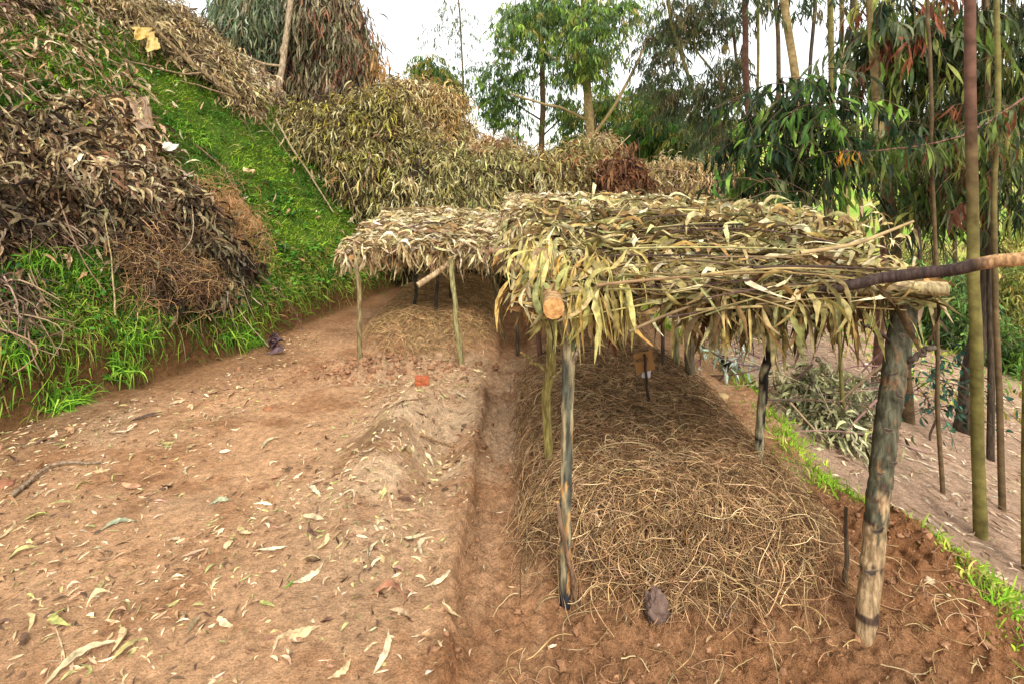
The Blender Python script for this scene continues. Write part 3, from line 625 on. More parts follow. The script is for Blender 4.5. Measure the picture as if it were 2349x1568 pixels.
# ---- brick, stones, dark clod, soil clumps
ROCK = bark_mat('soil_clod', (.7, .6, .55), (1.15, 1.1, 1.05), 40, 40, .35, .65, .95, .9)
def lump(p, r, col, seg=18, amp=.35, sq=(1, 1, .7), fq=3.):
    th = np.linspace(0, pi, seg//2+1)[:, None]; ph = np.arange(seg)[None]*2*pi/seg
    d = np.stack([np.sin(th)*np.cos(ph), np.sin(th)*np.sin(ph), np.cos(th)+0*ph], -1); s = U(0, 90)
    rr = 1+amp*(2*fbm(d[..., 0]*fq+s+d[..., 2]*1.7, d[..., 1]*fq+d[..., 2]*2.3+s, 3))
    V = d*rr[..., None]*r*np.array(sq)+p; k = seg//2+1; i = np.arange(k-1)[:, None]*seg; j = np.arange(seg)[None]; j2 = (j+1) % seg
    Q = np.stack([i+j, i+seg+j, i+seg+j2, i+j2], -1).reshape(-1, 4)
    return V.reshape(-1, 3), Q, np.tile(np.array(col, float), (k*seg, 1))
p = gpt(1505, 1425); V, Q, C = lump(p+[0, 0, .035], .05, (.17, .12, .10), 36, .55, (.8, .7, 1.25), 5)
tag(mesh('dark_clod', V, Q, C, ROCK), 'dark grey crumbly clod leaning on the front edge of the bed', 'clod')
p = gpt(967, 885); mb = MB(); 
bx = np.array([[x, y, z] for z in (0, 1) for y in (0, 1) for x in (0, 1)], float)*[.10, .06, .05]-[.05, .03, .01]
g = 8; V = []; 
def cuboid(cx, dims, rot, col, name, label, cat):
    me = bpy.data.meshes.new(name); import bmesh; bm = bmesh.new(); bmesh.ops.create_cube(bm, size=1)
    bmesh.ops.scale(bm, vec=dims, verts=bm.verts); bmesh.ops.subdivide_edges(bm, edges=bm.edges, cuts=4, use_grid_fill=True)
    for v in bm.verts: v.co += __import__('mathutils').Vector((R.randn()*.0012, R.randn()*.0012, R.randn()*.0012)); v.co *= 1-.08*(abs(v.co.x)/dims[0]*2)**4*(abs(v.co.z)/dims[2]*2)**4
    ca = bm.verts.layers.float_color.new('Col')
    for v in bm.verts: v[ca] = (*[c*random.uniform(.85, 1.15) for c in col], 1)
    bm.to_mesh(me); bm.free(); me.materials.append(ROCK); o = bpy.data.objects.new(name, me); COL.objects.link(o); o.location = tuple(float(t) for t in cx); o.rotation_euler = rot; tag(o, label, cat)
cuboid(p+[0, .02, .022], (.095, .06, .055), (.05, .08, .15), (.42, .13, .06), 'brick', 'broken red brick end half sunk in the loose soil', 'brick')
mb = MB()
for i in range(1500):
    k = R.rand()
    if k < .45: x = -1.05+R.randn()*.36; y = 4.42+R.randn()*.15
    elif k < .55: x = -.17+R.randn()*.03; y = U(1.5, 4.1)
    elif k < .8: x = U(0, 1.9); y = U(1.55, 2.25)
    else: x = 1.62+R.randn()*.16; y = 2.3+R.randn()*.25
    r = (.004+.013*R.rand()**4)*(1.7 if k < .45 else 1)
    V, Q, C = lump(np.array([x, y, float(terr(x, y))]), r, np.array([.40, .22, .12])*U(.6, 1.0), 12, 1.0, (U(.7, 1.3), U(.7, 1.3), U(.4, .8)), 2.5); mb.add(V, Q, C)
tag(mb.build('soil_clods', ROCK), 'crumbled red soil clods heaped before the left shelter and along the trench', 'soil', None, 'stuff')
for (u, v, r, c, lab) in [(615, 940, .03, (.34, .16, .08), 'reddish stone at the left end of the crumbled soil heap'), (1655, 912, .05, (.50, .38, .2), 'pale flat stone right of the far bed corner'), (985, 1545, .012, (.75, .7, .62), 'tiny white pebble near the bottom of the clay'), (2130, 1330, .02, (.6, .5, .34), 'cream pebble on dark soil right of thick post'), (5, 1115, .05, (.30, .14, .08), 'rounded red stone at the left edge')]:
    p = gpt(u, v); V, Q, C = lump(p*0, r, c, 20, .3, (1.1, .9, .55)); o = mesh('stone', V, Q, C, ROCK); o.location = tuple(float(t) for t in p); tag(o, lab, 'stone', 'loose stones')

# ================================================================== the grassy bank
MULCH = [[(-60, 280), (60, 310), (130, 240), (300, 240), (345, 330), (420, 440), (520, 530), (575, 600), (520, 690), (380, 700), (300, 640), (260, 560), (170, 530), (60, 540), (-60, 560)],
         [(200, -40), (345, -40), (400, 60), (520, 165), (590, 250), (560, 250), (450, 180), (370, 120), (290, 60), (200, 10)]]
ORNG = [(475, 430), (505, 460), (560, 550), (575, 610), (545, 590), (495, 500)]
def bank_scatter(n, y0=1.6, y1=10.5, smin=.05, smax=6):
    y = U(y0, y1, n); s = U(smin, smax, n); xb = np.where(y < 8.5, -3.03+.325*(y-3.36), -1.36-.25*(y-8.5)); x = xb-s/.951
    kk = bank_s(x, y) > .12; x = x[kk]; y = y[kk]
    P = np.stack([x, y, terr(x, y, False)], 1); u = CU+F*P[:, 0]/P[:, 1]; v = HV-F*(P[:, 2]-HC)/P[:, 1]
    return P, u, v
def in_mulch(u, v):
    m = np.zeros(len(u), bool)
    for pg in MULCH: m |= inpoly(u, v, pg)
    return m
GR = [(.18, .32, .02), (.29, .43, .03), (.08, .18, .015), (.38, .45, .07), (.36, .30, .09)]
def grass_on(mb, P, Lr, Wr, pal, wts, tuft=7, spread=.03, S=4, lean=.55, dr=(.15, .8)):
    n = len(P)*tuft; B = np.repeat(P, tuft, 0)+R.randn(n, 3)*[spread, spread, 0]; B[:, 2] = terr(B[:, 0], B[:, 1], False)-.01
    Nn = tnormal(B); D = norm(Nn*.5+np.array([0, 0, .6])+R.randn(n, 3)*lean)
    c = np.repeat(pick(pal, len(P), wts, .22), tuft, 0)*(1+R.randn(n, 1)*.15); c = np.clip(c, .01, .8)
    sc_ = np.repeat(U(.6, 1.3, len(P)), tuft)
    V, Q, C = leafset(B, D, U(*Lr, n)*sc_, U(*Wr, n), c, S, U(*dr, n), .08, .6, prof=GPROF); mb.add(V, Q, C)
mb = MB()
P, u, v = bank_scatter(29000); nz = fbm(P[:, 0]*1.2, P[:, 1]*1.2, 3)
keep = ~(in_mulch(u, v) & (R.rand(len(u)) < .93)) & (u > -400) & (v > -250)
P1 = P[keep]; nk = fbm(P1[:, 0]*1.6+3, P1[:, 1]*1.6+P1[:, 2], 4); low = P1[:, 2] < 1.0
dk = (P1[:, 0] < -2.5+.35*fbm(P1[:, 1]*2, P1[:, 2]*2, 3)) & (P1[:, 2] < 2.4); nk = np.where(dk, nk-.16, nk)
a = P1[(nk > .02)]; b = P1[(nk <= .02) & (nk > -.14)]; c = P1[nk <= -.14]
grass_on(mb, a, (.05, .12), (.005, .009), GR, [4, 6, 0, 4, 1], 7, .035)
grass_on(mb, b, (.05, .15), (.005, .010), GR, [5, 4, 3, 1, 1], 7, .04)
grass_on(mb, c, (.08, .22), (.006, .011), [(.07, .17, .02), (.12, .25, .02), (.04, .10, .015), (.28, .38, .05), (.22, .15, .06)], [4, 2, 4, 1, 1.5], 6, .05, 5, .5, (.4, 1.1))
tag(mb.build('bank_grass', GRASS), 'short bright green grass covering the steep bank on the left', 'grass', None, 'stuff')
# broad leaved weeds
mb = MB(); P, u, v = bank_scatter(5200); keep = ~in_mulch(u, v) & ((v > 560+.0*u) | (R.rand(len(u)) < .3) | ((u < 260) & (v < 320)) | (np.hypot(u-600, v-480) < 60)); P = P[keep]
n = len(P); tf = 9; B = np.repeat(P, tf, 0)+R.randn(n*tf, 3)*[.04, .04, .025]+[0, 0, .045]
D = np.stack([R.randn(n*tf), R.randn(n*tf), U(-.1, .7, n*tf)], 1)
c = np.repeat(pick([(.05, .17, .02), (.09, .25, .03), (.035, .11, .025), (.15, .34, .04)], n), tf, 0)
V, Q, C = leafset(B, D, U(.03, .06, n*tf), U(.025, .045, n*tf), c, 4, U(0, .6, n*tf), .05, .3, roll=R.randn(n*tf)*.4, prof=RPROF); mb.add(V, Q, C)
tag(mb.build('bank_weeds', LEAF_GREEN), 'low broad leaved weeds growing among the grass on the bank', 'weeds', None, 'stuff')
# dead leaves strewn over the grass
P, u, v = bank_scatter(4200, 2.5, 9); k = R.rand(len(u)) < np.where((u < 420) & (v < 350), .8, np.where(v > 650, .3, .12)); P = P[k & (v > -200)]; P[:, 2] += .06
litter('dry_leaf_scatter', 'brown curled leaves strewn through the grass on the upper left bank', P, (.08, .18), (.018, .034), [(.34, .2, .1), (.48, .34, .18), (.2, .11, .06), (.55, .45, .28)], None, 6, .02, .8)
# fringe at the foot of the bank, hanging over the scarp
mb = MB(); n = 2300; y = U(2.2, 8.2, n); xb = -3.03+.325*(y-3.36)+.28*fbm(y*.8, y*0+1.5, 3); x = xb-U(.13, .42, n); P = np.stack([x, y, 0*x], 1)
grass_on(mb, P, (.10, .26), (.006, .011), [(.12, .24, .02), (.2, .32, .03), (.05, .12, .015), (.28, .26, .06), (.3, .2, .07)], [3, 2, 5, 2, 1.5], 8, .05, 6, .6, (.4, 1.2))
tag(mb.build('scarp_grass', GRASS), 'ragged olive grass hanging over the cut earth foot of the bank', 'grass', None, 'stuff')
TUFTS = [(60, 250, .3, 'bushy green tuft on the upper left edge of the bank'), (120, 160, .28, 'small bright tuft among brown leaves in upper left'), (250, 180, .26, 'thin tuft just below the yellow plastic bag'), (70, 600, .36, 'dense dark green grass tuft below the brown leaf heap at far left'), (300, 790, .34, 'broad bladed grass tuft arching over the bank foot left of middle'), (130, 940, .42, 'lowest grass tuft with long blades reaching over the bare soil'), (520, 760, .30, 'rounded grass tuft near the dark curled leaf'), (570, 790, .24, 'rightmost low tuft above the crumbled soil'),
         (270, 860, .26, 'wide grass tuft on the bank foot above dark scarp'), (200, 640, .3, 'short tuft right of the dense far left tuft'), (330, 440, .01, ''), (455, 330, .26, 'dark tuft just below the sawn branch on slope'), (170, 290, .30, 'tall light green tuft left of crumpled sack'), (650, 480, .2, 'leafy tuft in middle of bright grass'), (420, 300, .24, 'grass tuft beside the sack and the sawn branch'), (20, 800, .3, 'pale green tuft at left frame edge'), (180, 80, .3, 'long thin grass tuft near the top left corner')]
for (u, v, L, lab) in TUFTS:
    if not lab: continue
    p = gpt(u, v); n = 150; mb = MB(); B = R.randn(n, 3)*[.06, .06, 0]; B[:, 2] = terr(p[0]+B[:, 0], p[1]+B[:, 1], False)-p[2]-.01
    B[:, 2] = np.clip(B[:, 2], -.06, .06); nn = tnormal(p[None])[0]; D = norm(nn*.5+np.array([0, 0, .8])+R.randn(n, 3)*.42)
    V, Q, C = leafset(B, D, U(.5, 1.1, n)*L, U(.007, .014, n), pick([(.14, .30, .025), (.24, .42, .035), (.07, .2, .02), (.33, .46, .07)], n, [4, 3, 3, 1]), 8, U(.3, 1.1, n), .06, .6, prof=GPROF, fold=.5); mb.add(V, Q, C)
    o = mb.build('grass_tuft', GRASS); o.location = tuple(float(t) for t in p); tag(o, lab, 'grass tuft', 'big grass tufts on the bank')
# grass strip on the terrace edge at right
mb = MB(); n = 900; y = U(1.6, 7.5, n); x = edge_x(y)+.03+R.randn(n)*.07; k = fbm(y*3.2, y*0+8, 3)+.08+.12*(y > 4.2)+.2*(y < 2.4) > 0; x = x[k]; y = y[k]
grass_on(mb, np.stack([x, y, 0*x], 1), (.04, .12), (.005, .009), [(.22, .40, .03), (.34, .50, .05), (.42, .42, .10)], [4, 3, 1], 10, .035)
tag(mb.build('edge_grass', GRASS), 'narrow strip of bright grass along the terrace edge at right', 'grass', None, 'stuff')
mb = MB(); n = 420; y = U(1.7, 2.9, n); P = np.stack([edge_x(y)+U(-.02, .26, n), y, 0*y], 1)
grass_on(mb, P, (.03, .09), (.005, .009), [(.22, .38, .03), (.34, .46, .05), (.38, .36, .09)], [4, 3, 1], 10, .03)
tag(mb.build('edge_grass', GRASS), 'bright grass verge in the lower right corner beside dark dug soil', 'grass', None, 'stuff')
mb = MB(); P = scatter(5000, 2.0, 22, 5.5, 30, lambda x, y: (fbm(x*.5, y*.5, 3) > -.05)*(x/y > .3)*1.0*((y > 8) | (x > 4)), False)
grass_on(mb, P, (.10, .28), (.014, .03), [(.2, .38, .04), (.32, .48, .06), (.42, .42, .09), (.42, .34, .1)], None, 8, .15, 3)
tag(mb.build('field_grass', GRASS), 'yellow green grass on the lower ground beyond the right hand trees', 'grass', None, 'stuff')

# ---- leaf heaps on the bank
def bank_heap(name, label, poly, n, Lr, Wr, pal, wts, thick=.16, cat='leaf heap', sticks_n=0):
    P = poly_pts(poly, n, 2.0, 14); Nn = tnormal(P); h = (.25+.75*sstep(-.25, .35, fbm(P[:, 0]*2.5, P[:, 1]*2.5+P[:, 2]*2, 3)))*thick*R.rand(len(P))**.5
    c0 = P.mean(0); E = empty(name, (c0[0], c0[1], c0[2]), label, cat)
    P = P+Nn*h[:, None]; n = len(P); dn = norm(np.stack([.8+0*P[:, 0], -.3+0*P[:, 0], -1.0+0*P[:, 0]], 1)); D = norm(dn*U(.2, 1.2, (n, 1))+R.randn(n, 3)*.6)
    D = D-Nn*np.sum(D*Nn, 1, keepdims=True)*.75
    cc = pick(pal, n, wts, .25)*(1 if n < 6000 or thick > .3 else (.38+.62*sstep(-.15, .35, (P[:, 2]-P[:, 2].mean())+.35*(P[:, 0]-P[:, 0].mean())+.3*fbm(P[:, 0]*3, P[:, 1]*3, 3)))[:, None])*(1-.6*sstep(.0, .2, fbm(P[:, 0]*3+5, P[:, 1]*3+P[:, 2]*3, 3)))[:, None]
    mb = MB(); V, Q, C = leafset(P, D, U(*Lr, n), U(*Wr, n), cc, 6, U(-.1, .5, n), .18, 1., fold=.3); mb.add(V, Q, C); mb.build('dead_leaves', LEAF_DRY, E)
    if sticks_n:
        m = sticks_n; i = R.choice(n, m); k = 8; t = np.linspace(0, 1, k); Ls = U(.3, 1.1, m)*(1 if n > 3000 else .45)
        d = norm(np.array([.75, -.2, -.75])+R.randn(m, 3)*.35); d = d-Nn[i]*np.sum(d*Nn[i], 1, keepdims=True)*.9
        pp = P[i][:, None]+d[:, None]*(Ls[:, None]*t)[..., None]+(R.randn(m, 1, 3)*.07*(np.sin(t*pi))[None, :, None])+Nn[i][:, None]*.03
        V, Q, C = tubes(pp, (U(.002, .007, m)[:, None]*np.linspace(1, .5, k)), pick([(.22, .14, .09), (.12, .07, .05), (.3, .22, .14)], m), 5); each(V, Q, C, m, 'twig', TWIG, E)
    return E
DEADL = [(.54, .42, .22), (.36, .24, .12), (.18, .10, .05), (.06, .035, .02), (.68, .58, .36), (.46, .33, .19)]
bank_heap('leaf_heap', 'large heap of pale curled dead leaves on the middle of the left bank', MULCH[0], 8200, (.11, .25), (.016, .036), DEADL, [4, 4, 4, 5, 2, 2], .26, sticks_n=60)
bank_heap('leaf_heap', 'tan brown dead branches and leaves along the top of the left bank', [(180, -60), (345, -50), (400, 45), (520, 165), (600, 262), (570, 262), (470, 190), (380, 130), (300, 70), (200, 20)], 8000, (.1, .2), (.014, .028), [(.46, .36, .18), (.34, .25, .11), (.22, .14, .07), (.58, .47, .26), (.08, .05, .03)], [4, 4, 3, 2, 3], .38, sticks_n=50)
bank_heap('leaf_heap', 'dark brown dead leaf patch in the top left corner of bank', [(-80, -60), (120, -60), (110, 20), (60, 40), (-80, 20)], 700, (.1, .2), (.016, .032), [(.2, .12, .07), (.12, .07, .04), (.38, .26, .15)], None, .25, sticks_n=40)
bank_heap('leaf_heap', 'brown curled leaves and weeds hanging over the upper left bank', [(-80, -60), (190, -60), (250, 90), (330, 190), (250, 250), (100, 230), (-80, 240)], 800, (.1, .2), (.014, .03), [(.24, .14, .07), (.12, .07, .035), (.42, .3, .17), (.5, .4, .24)], None, .3, sticks_n=20)
bank_heap('leaf_heap', 'brown rotting leaf and root pile at the far left edge', [(-80, 380), (60, 380), (140, 470), (150, 560), (60, 560), (-80, 600)], 1500, (.08, .17), (.014, .03), [(.2, .12, .07), (.12, .07, .04), (.34, .22, .13)], None, .18, sticks_n=60)
bank_heap('leaf_heap', 'small grey brown twig pile among weeds near left edge', [(-60, 640), (60, 640), (90, 720), (30, 770), (-60, 760)], 500, (.07, .14), (.012, .024), [(.2, .13, .08), (.12, .08, .05), (.3, .2, .12)], None, .12, sticks_n=60)
def root_heap(name, label, poly, n, pal, Lr, rr, lift):
    P = poly_pts(poly, n, 2.0, 30); Nn = tnormal(P); P = P+Nn*((.05+.16*sstep(-.1, .2, fbm(P[:, 0]*4, P[:, 1]*4, 3)))*R.rand(len(P)))[:, None]; mb = MB(); V, Q, C = curls(len(P), P, Nn, Lr, rr, pal, lift); mb.add(V, Q, C)
    return tag(mb.build(name, STRAW), label, 'root pile')
root_heap('root_pile', 'tangle of brown uprooted roots at the lower end of the leaf heap', [(280, 580), (390, 560), (470, 610), (470, 690), (410, 710), (330, 680), (270, 640)], 1500, [(.30, .17, .07), (.16, .09, .04), (.42, .27, .13), (.08, .045, .03)], (.12, .4), (.0015, .0035), .09)
root_heap('root_pile', 'orange brown pine needle pile on the right side of leaf heap', ORNG, 1500, [(.46, .24, .10), (.38, .2, .09), (.52, .32, .16)], (.08, .25), (.0012, .0025), .05)

# ---- sawn branch, fallen poles, bag, sack, clutter on the bank
def P_on(u, v, h=.06):
    p = gpt(u, v); return p+tnormal(p[None])[0]*h
br = empty('felled_branch', P_on(518, 262), 'sawn branch with side twigs lying down the slope, orange cut end lowest', 'branch')
post('branch', br, [P_on(519, 263, .26), P_on(470, 225, .26), P_on(420, 190, .26), P_on(350, 135, .30), P_on(290, 95, .36)], .034, .014, (.22, .16, .08), k=30, bump=.05)
for a in ([(500, 255), (470, 250), (430, 240), (380, 225)], [(440, 205), (400, 215), (330, 195), (240, 180)], [(430, 195), (390, 140), (330, 90), (270, 50)], [(470, 235), (400, 170), (350, 150)], [(400, 180), (420, 165), (450, 160)]):
    post('twig', br, [P_on(u, v, .27) for u, v in a], .014, .006, (.28, .2, .12), k=18, cap=False)
stick_thing('bent_stick', 'long thin pale pole lying down the edge between grass and brush heap', [P_on(620, 290, .12), P_on(660, 355, .1), P_on(700, 410, .1), P_on(758, 500, .06)], .016, .010, (.34, .26, .16))
stick_thing('bent_stick', 'thin brown stick lying down the middle of bright grass', [P_on(440, 345, .08), P_on(500, 395, .08), P_on(545, 470, .05)], .009, .006, (.2, .13, .08))
stick_thing('bent_stick', 'thin tan stalk leaning on the dark lower bank below the root tangle', [P_on(255, 740, .05), P_on(235, 640, .15), P_on(215, 540, .2)], .006, .004, (.34, .27, .14))
stick_thing('bent_stick', 'grey branch lying at the left foot of bank on clay', [P_on(22, 1150, .02), P_on(70, 1110, .02), P_on(120, 1075, .02), P_on(235, 1065, .01)], .011, .005, (.26, .2, .14))
stick_thing('bent_stick', 'thin stick lying in the hollow beside the trench', [P_on(960, 1000, .015), P_on(1020, 1025, .015), P_on(1110, 1040, .01)], .007, .004, (.34, .22, .12))
stick_thing('bent_stick', 'small forked root lying in front of the bed', [P_on(1690, 1395, .02), P_on(1660, 1440, .03), P_on(1640, 1380, .04)], .004, .003, (.25, .17, .13))
stick_thing('bent_stick', 'long brown twig leaning across the upper left bank', [P_on(30, 190, .1), P_on(80, 245, .1), P_on(115, 265, .1)], .010, .006, (.24, .15, .1))
def cloth(name, label, uvs, h, col, cat, mat, sub=14):
    c = [P_on(u, v, h) for u, v in uvs]; s = np.linspace(0, 1, sub); A, B = np.meshgrid(s, s)
    Pp = (c[0][None, None]*(1-A[..., None])*(1-B[..., None])+c[1]*A[..., None]*(1-B[..., None])+c[2]*A[..., None]*B[..., None]+c[3]*(1-A[..., None])*B[..., None])
    n = tnormal(Pp.reshape(-1, 3)[:1])[0]; k = R.rand()*50
    Pp = Pp+n*(fbm(A*4+k, B*4, 3)[..., None]*.12)+np.array([.3, .1, .2])*fbm(A*3+k+9, B*3, 2)[..., None]*.12
    idx = np.arange(sub*sub).reshape(sub, sub); Q = np.stack([idx[:-1, :-1], idx[:-1, 1:], idx[1:, 1:], idx[1:, :-1]], -1).reshape(-1, 4)
    o = mesh(name, Pp, Q, np.tile(np.array(col), (sub*sub, 1)), mat); sm = o.modifiers.new('t', 'SOLIDIFY'); sm.thickness = .002; return tag(o, label, cat)
PLAST = leaf_mat('plastic', .4, .15, 14, .2, .5)
bg = cloth('plastic_bag', 'crumpled yellow plastic bag caught on twigs high on bank', [(280, 102), (322, 100), (318, 122), (284, 125)], .22, (.62, .42, .12), 'bag', PLAST)
b2_ = cloth('bag_flap', '', [(300, 112), (322, 108), (334, 148), (308, 152)], .24, (.60, .42, .14), 'bag', PLAST); 
for kk in ('label', 'category'): 
    if kk in b2_: del b2_[kk]
b2_.parent = bg
cloth('sack', 'brown crumpled sack half buried in leaves beside the bright grass', [(268, 245), (322, 238), (345, 330), (300, 320)], .12, (.34, .22, .13), 'sack', PLAST)
cloth('paper_scrap', 'white paper scrap at the edge of leaf heap and grass', [(355, 345), (392, 355), (380, 370), (350, 362)], .14, (.66, .62, .52), 'paper', PAPER, 8)
cloth('paper_scrap', 'pale yellow scrap lying in the middle of bright grass', [(545, 400), (575, 405), (572, 418), (545, 412)], .10, (.70, .52, .26), 'paper', PAPER, 8)

# ================================================================== brush heaps
def shell(blobs, n, depth=.25, low=-.6, ground=True):
    """points in the outer shell of overlapping ellipsoids (c, r)"""
    w = np.array([b[1][0]*b[1][2]+b[1][1]*b[1][2] for b in blobs]); i = R.choice(len(blobs), n, p=w/w.sum())
    c = np.array([b[0] for b in blobs])[i]; r = np.array([b[1] for b in blobs])[i]
    d = norm(R.randn(n, 3)); d[:, 1] = np.where(d[:, 1] > .35, -d[:, 1], d[:, 1]); d[:, 2] = np.where(d[:, 2] < low, -d[:, 2], d[:, 2])
    rad = 1-depth*R.rand(n)**1.5
    rad = rad*(1+.55*fbm(d[:, 0]*3.5+c[:, 0], d[:, 2]*3.5+c[:, 1]+d[:, 1]*2, 4))
    P = c+d*r*rad[:, None]
    if ground: P[:, 2] = np.maximum(P[:, 2], terr(P[:, 0], P[:, 1], False)+.05)
    return P, d
def core(mb, blobs, col, k=.82):  # solid dark filler lumps, coloured to stand in for shade between the leaves
    for c, r in blobs:
        V, Q, C = lump(np.array(c), 1., col, 26, .22, np.array(r)*k, 2.2); mb.add(V, Q, C)
def crown_mesh(name, parent, blobs, n, Lr, Wr, pal, wts=None, tf=12, S=3, spread=(.14, .12, .16), down=1.1, depth=1., mat=LEAF_GREEN, fold=0, twigs=True, thr=-.08, sk=.12):
    w = np.array([(b[1][0]*b[1][2])**1.0 for b in blobs]); ns = int(n/tf*1.6); i = R.choice(len(blobs), ns, p=w/w.sum())
    c = np.array([b[0] for b in blobs])[i]; r = np.array([b[1] for b in blobs])[i]; d = norm(R.randn(ns, 3)); P = c+d*r*(R.rand(ns, 1)**.42)
    s = 1.8/np.mean(r[:, 0]); k = fbm(P[:, 0]*s*1.3+P[:, 1]*s, P[:, 2]*s*1.3+P[:, 1]*s*.7, 3) > thr; P = P[k][:n//tf]; ns = len(P)
    pc = pick(pal, ns, wts, .2)
    t = R.rand(ns, tf); ax = norm(R.randn(ns, 3)*[1, 1, .35]); ln = U(.5, 1.2, (ns, 1))*spread[0]*3
    B = P[:, None]+ax[:, None]*(t*ln)[..., None]-np.array([0, 0, 1])*(t**2*ln*.55)[..., None]; B = B.reshape(-1, 3)
    D = norm(np.repeat(ax, tf, 0)*.35+np.array([0, 0, -down])+R.randn(ns*tf, 3)*.38)
    cl = np.clip(np.repeat(pc, tf, 0)*(1+R.randn(ns*tf, 1)*.22), .006, .8)
    mb = MB(); V, Q, C = leafset(B, D, U(*Lr, ns*tf), U(*Wr, ns*tf), cl, S, U(.0, .4, ns*tf), sk, .9, fold=fold); mb.add(V, Q, C)
    if twigs:
        tt = np.linspace(0, 1, 5); pp = P[:, None]+ax[:, None]*(tt*ln)[..., None]-np.array([0, 0, 1])*(tt**2*ln*.55)[..., None]
        V, Q, C = tubes(pp, np.full((ns, 1), ln.mean()*.008)*np.linspace(1.2, .5, 5), pick([(.12, .07, .05), (.2, .12, .07)], ns), 3); mb.add(V, Q, C)
    return mb.build(name, mat, parent)
BR_CORE = leaf_mat('brush_inner', .9, 0, 14, .5, .1)
def heap(name, label, spec, n, Lr, Wr, pal, wts, nst=40, cat='brush heap', down=1.0, S=5, corek=.68, group='heaps of cut eucalyptus brush'):
    blobs = []
    for (u, v, ru, rv, y, ry) in spec:
        blobs.append((uv_at(u, v, y), (ru*y/F, ry, rv*y/F)))
    b0 = blobs[0][0]; E = empty(name, (b0[0], b0[1], float(terr(b0[0], b0[1], False))), label, cat, group)
    mb = MB()
    ns = n//9                                     # leaves in sprays so that clumps read light and dark
    P, d = shell(blobs, int(ns*1.5), .45); kk = fbm(P[:, 0]*4+P[:, 1]*2, P[:, 2]*4, 3) > -.06; P = P[kk][:ns]; d = d[kk][:ns]; ns = len(P)
    
    pc = pick(pal, ns, wts, .16); tf = 9
    B = np.repeat(P, tf, 0)+R.randn(ns*tf, 3)*[.09, .07, .07]; dd = np.repeat(d, tf, 0); cl = np.repeat(pc, tf, 0)*(1+R.randn(ns*tf, 1)*.3); cl = np.clip(cl, .01, .8)
    D = norm(dd*.55+np.array([0, 0, -down])+R.randn(ns*tf, 3)*.6+np.repeat(R.randn(ns, 3)*.35, tf, 0))
    V, Q, C = leafset(B, D, U(*Lr, ns*tf), U(*Wr, ns*tf), cl, S, U(.1, .6, ns*tf), .16, 1.0); mb.add(V, Q, C); mb.build('foliage', LEAF_DRY, E)
    if n > 1500: crown_mesh('spray', E, [(c_+np.array([0, -.05, .06]), tuple(np.array(r_)*1.12)) for c_, r_ in blobs], n//3, Lr, Wr, pal, wts, 11, 4, (.16, .1, .1), mat=LEAF_DRY, down=.9, thr=.02)
    for bb in blobs: mb = MB(); core(mb, [bb], (.03, .02, .012), corek); mb.build('shade_core', BR_CORE, E)
    if nst:
        nst = min(nst, 16); P, d = shell(blobs, nst, .12); k = 8; t = np.linspace(0, 1, k); Ls = U(.4, 1.1, nst); dr = norm(R.randn(nst, 3)*[1, .4, .6]+d*.3)
        pp = P[:, None]+dr[:, None]*(Ls[:, None]*(t-.5))[..., None]+R.randn(nst, 1, 3)*.12*np.sin(t*pi)[None, :, None]
        V, Q, C = tubes(pp, U(.004, .010, nst)[:, None]*np.linspace(1, .4, k), pick([(.26, .15, .13), (.16, .09, .08), (.34, .25, .15)], nst), 5); each(V, Q, C, nst, 'branch', TWIG, E)
    return E
OLV = [(.32, .265, .10), (.19, .16, .05), (.46, .39, .20), (.055, .04, .02), (.32, .28, .05), (.18, .10, .05)]
heap('brush_heap', 'olive yellow drooping brush heap spilling over right edge of grass bank', [(770, 330, 120, 95, 8.6, .7), (860, 290, 100, 85, 8.7, .7), (850, 410, 100, 95, 8.3, .6), (700, 290, 60, 50, 8.7, .5), (930, 380, 70, 90, 8.5, .5)], 19000, (.11, .2), (.014, .027), OLV, [4, 4, 3, 4, 2.5, 1.5])
heap('brush_heap', 'tan and rust coloured brush mound behind the olive heap', [(930, 250, 80, 70, 10.2, .8), (1010, 290, 70, 90, 10.2, .8), (980, 350, 90, 70, 9.8, .6), (1050, 340, 40, 55, 10.3, .5)], 11000, (.12, .2), (.014, .027), [(.48, .36, .16), (.38, .25, .09), (.26, .16, .06), (.58, .48, .26), (.10, .06, .03)], [4, 3, 3, 2, 2])
heap('brush_heap', 'grey olive brush wall directly behind the left shelter', [(960, 440, 90, 90, 8.2, .5), (1050, 430, 90, 85, 8.3, .5), (1140, 430, 90, 80, 8.3, .5), (1050, 560, 170, 110, 8.0, .5), (920, 540, 80, 80, 8.0, .4), (1180, 600, 90, 110, 8.3, .5)], 19000, (.11, .2), (.014, .027), [(.36, .30, .11), (.46, .40, .18), (.22, .19, .06), (.07, .05, .02), (.62, .54, .29), (.24, .25, .09)], [4, 4, 3, 3, 2, 2])
heap('brush_heap', 'pale olive brush heap with reddish tips behind the large shelter roof', [(1230, 420, 80, 70, 8.6, .5), (1310, 420, 80, 75, 8.7, .5), (1340, 370, 50, 40, 8.9, .4), (1270, 490, 140, 80, 8.5, .5)], 11000, (.10, .2), (.014, .026), [(.40, .33, .12), (.52, .43, .20), (.24, .19, .07), (.34, .15, .06), (.08, .05, .02)], [4, 3, 3, 2, 2])
heap('brush_heap', 'rust tipped brush hump between tan mound and large tree', [(1130, 355, 60, 30, 9.3, .5), (1110, 385, 70, 35, 9.0, .5), (1370, 345, 45, 30, 9.4, .4)], 5000, (.10, .18), (.014, .026), [(.34, .16, .07), (.44, .33, .15), (.24, .12, .05), (.52, .42, .21)], None)
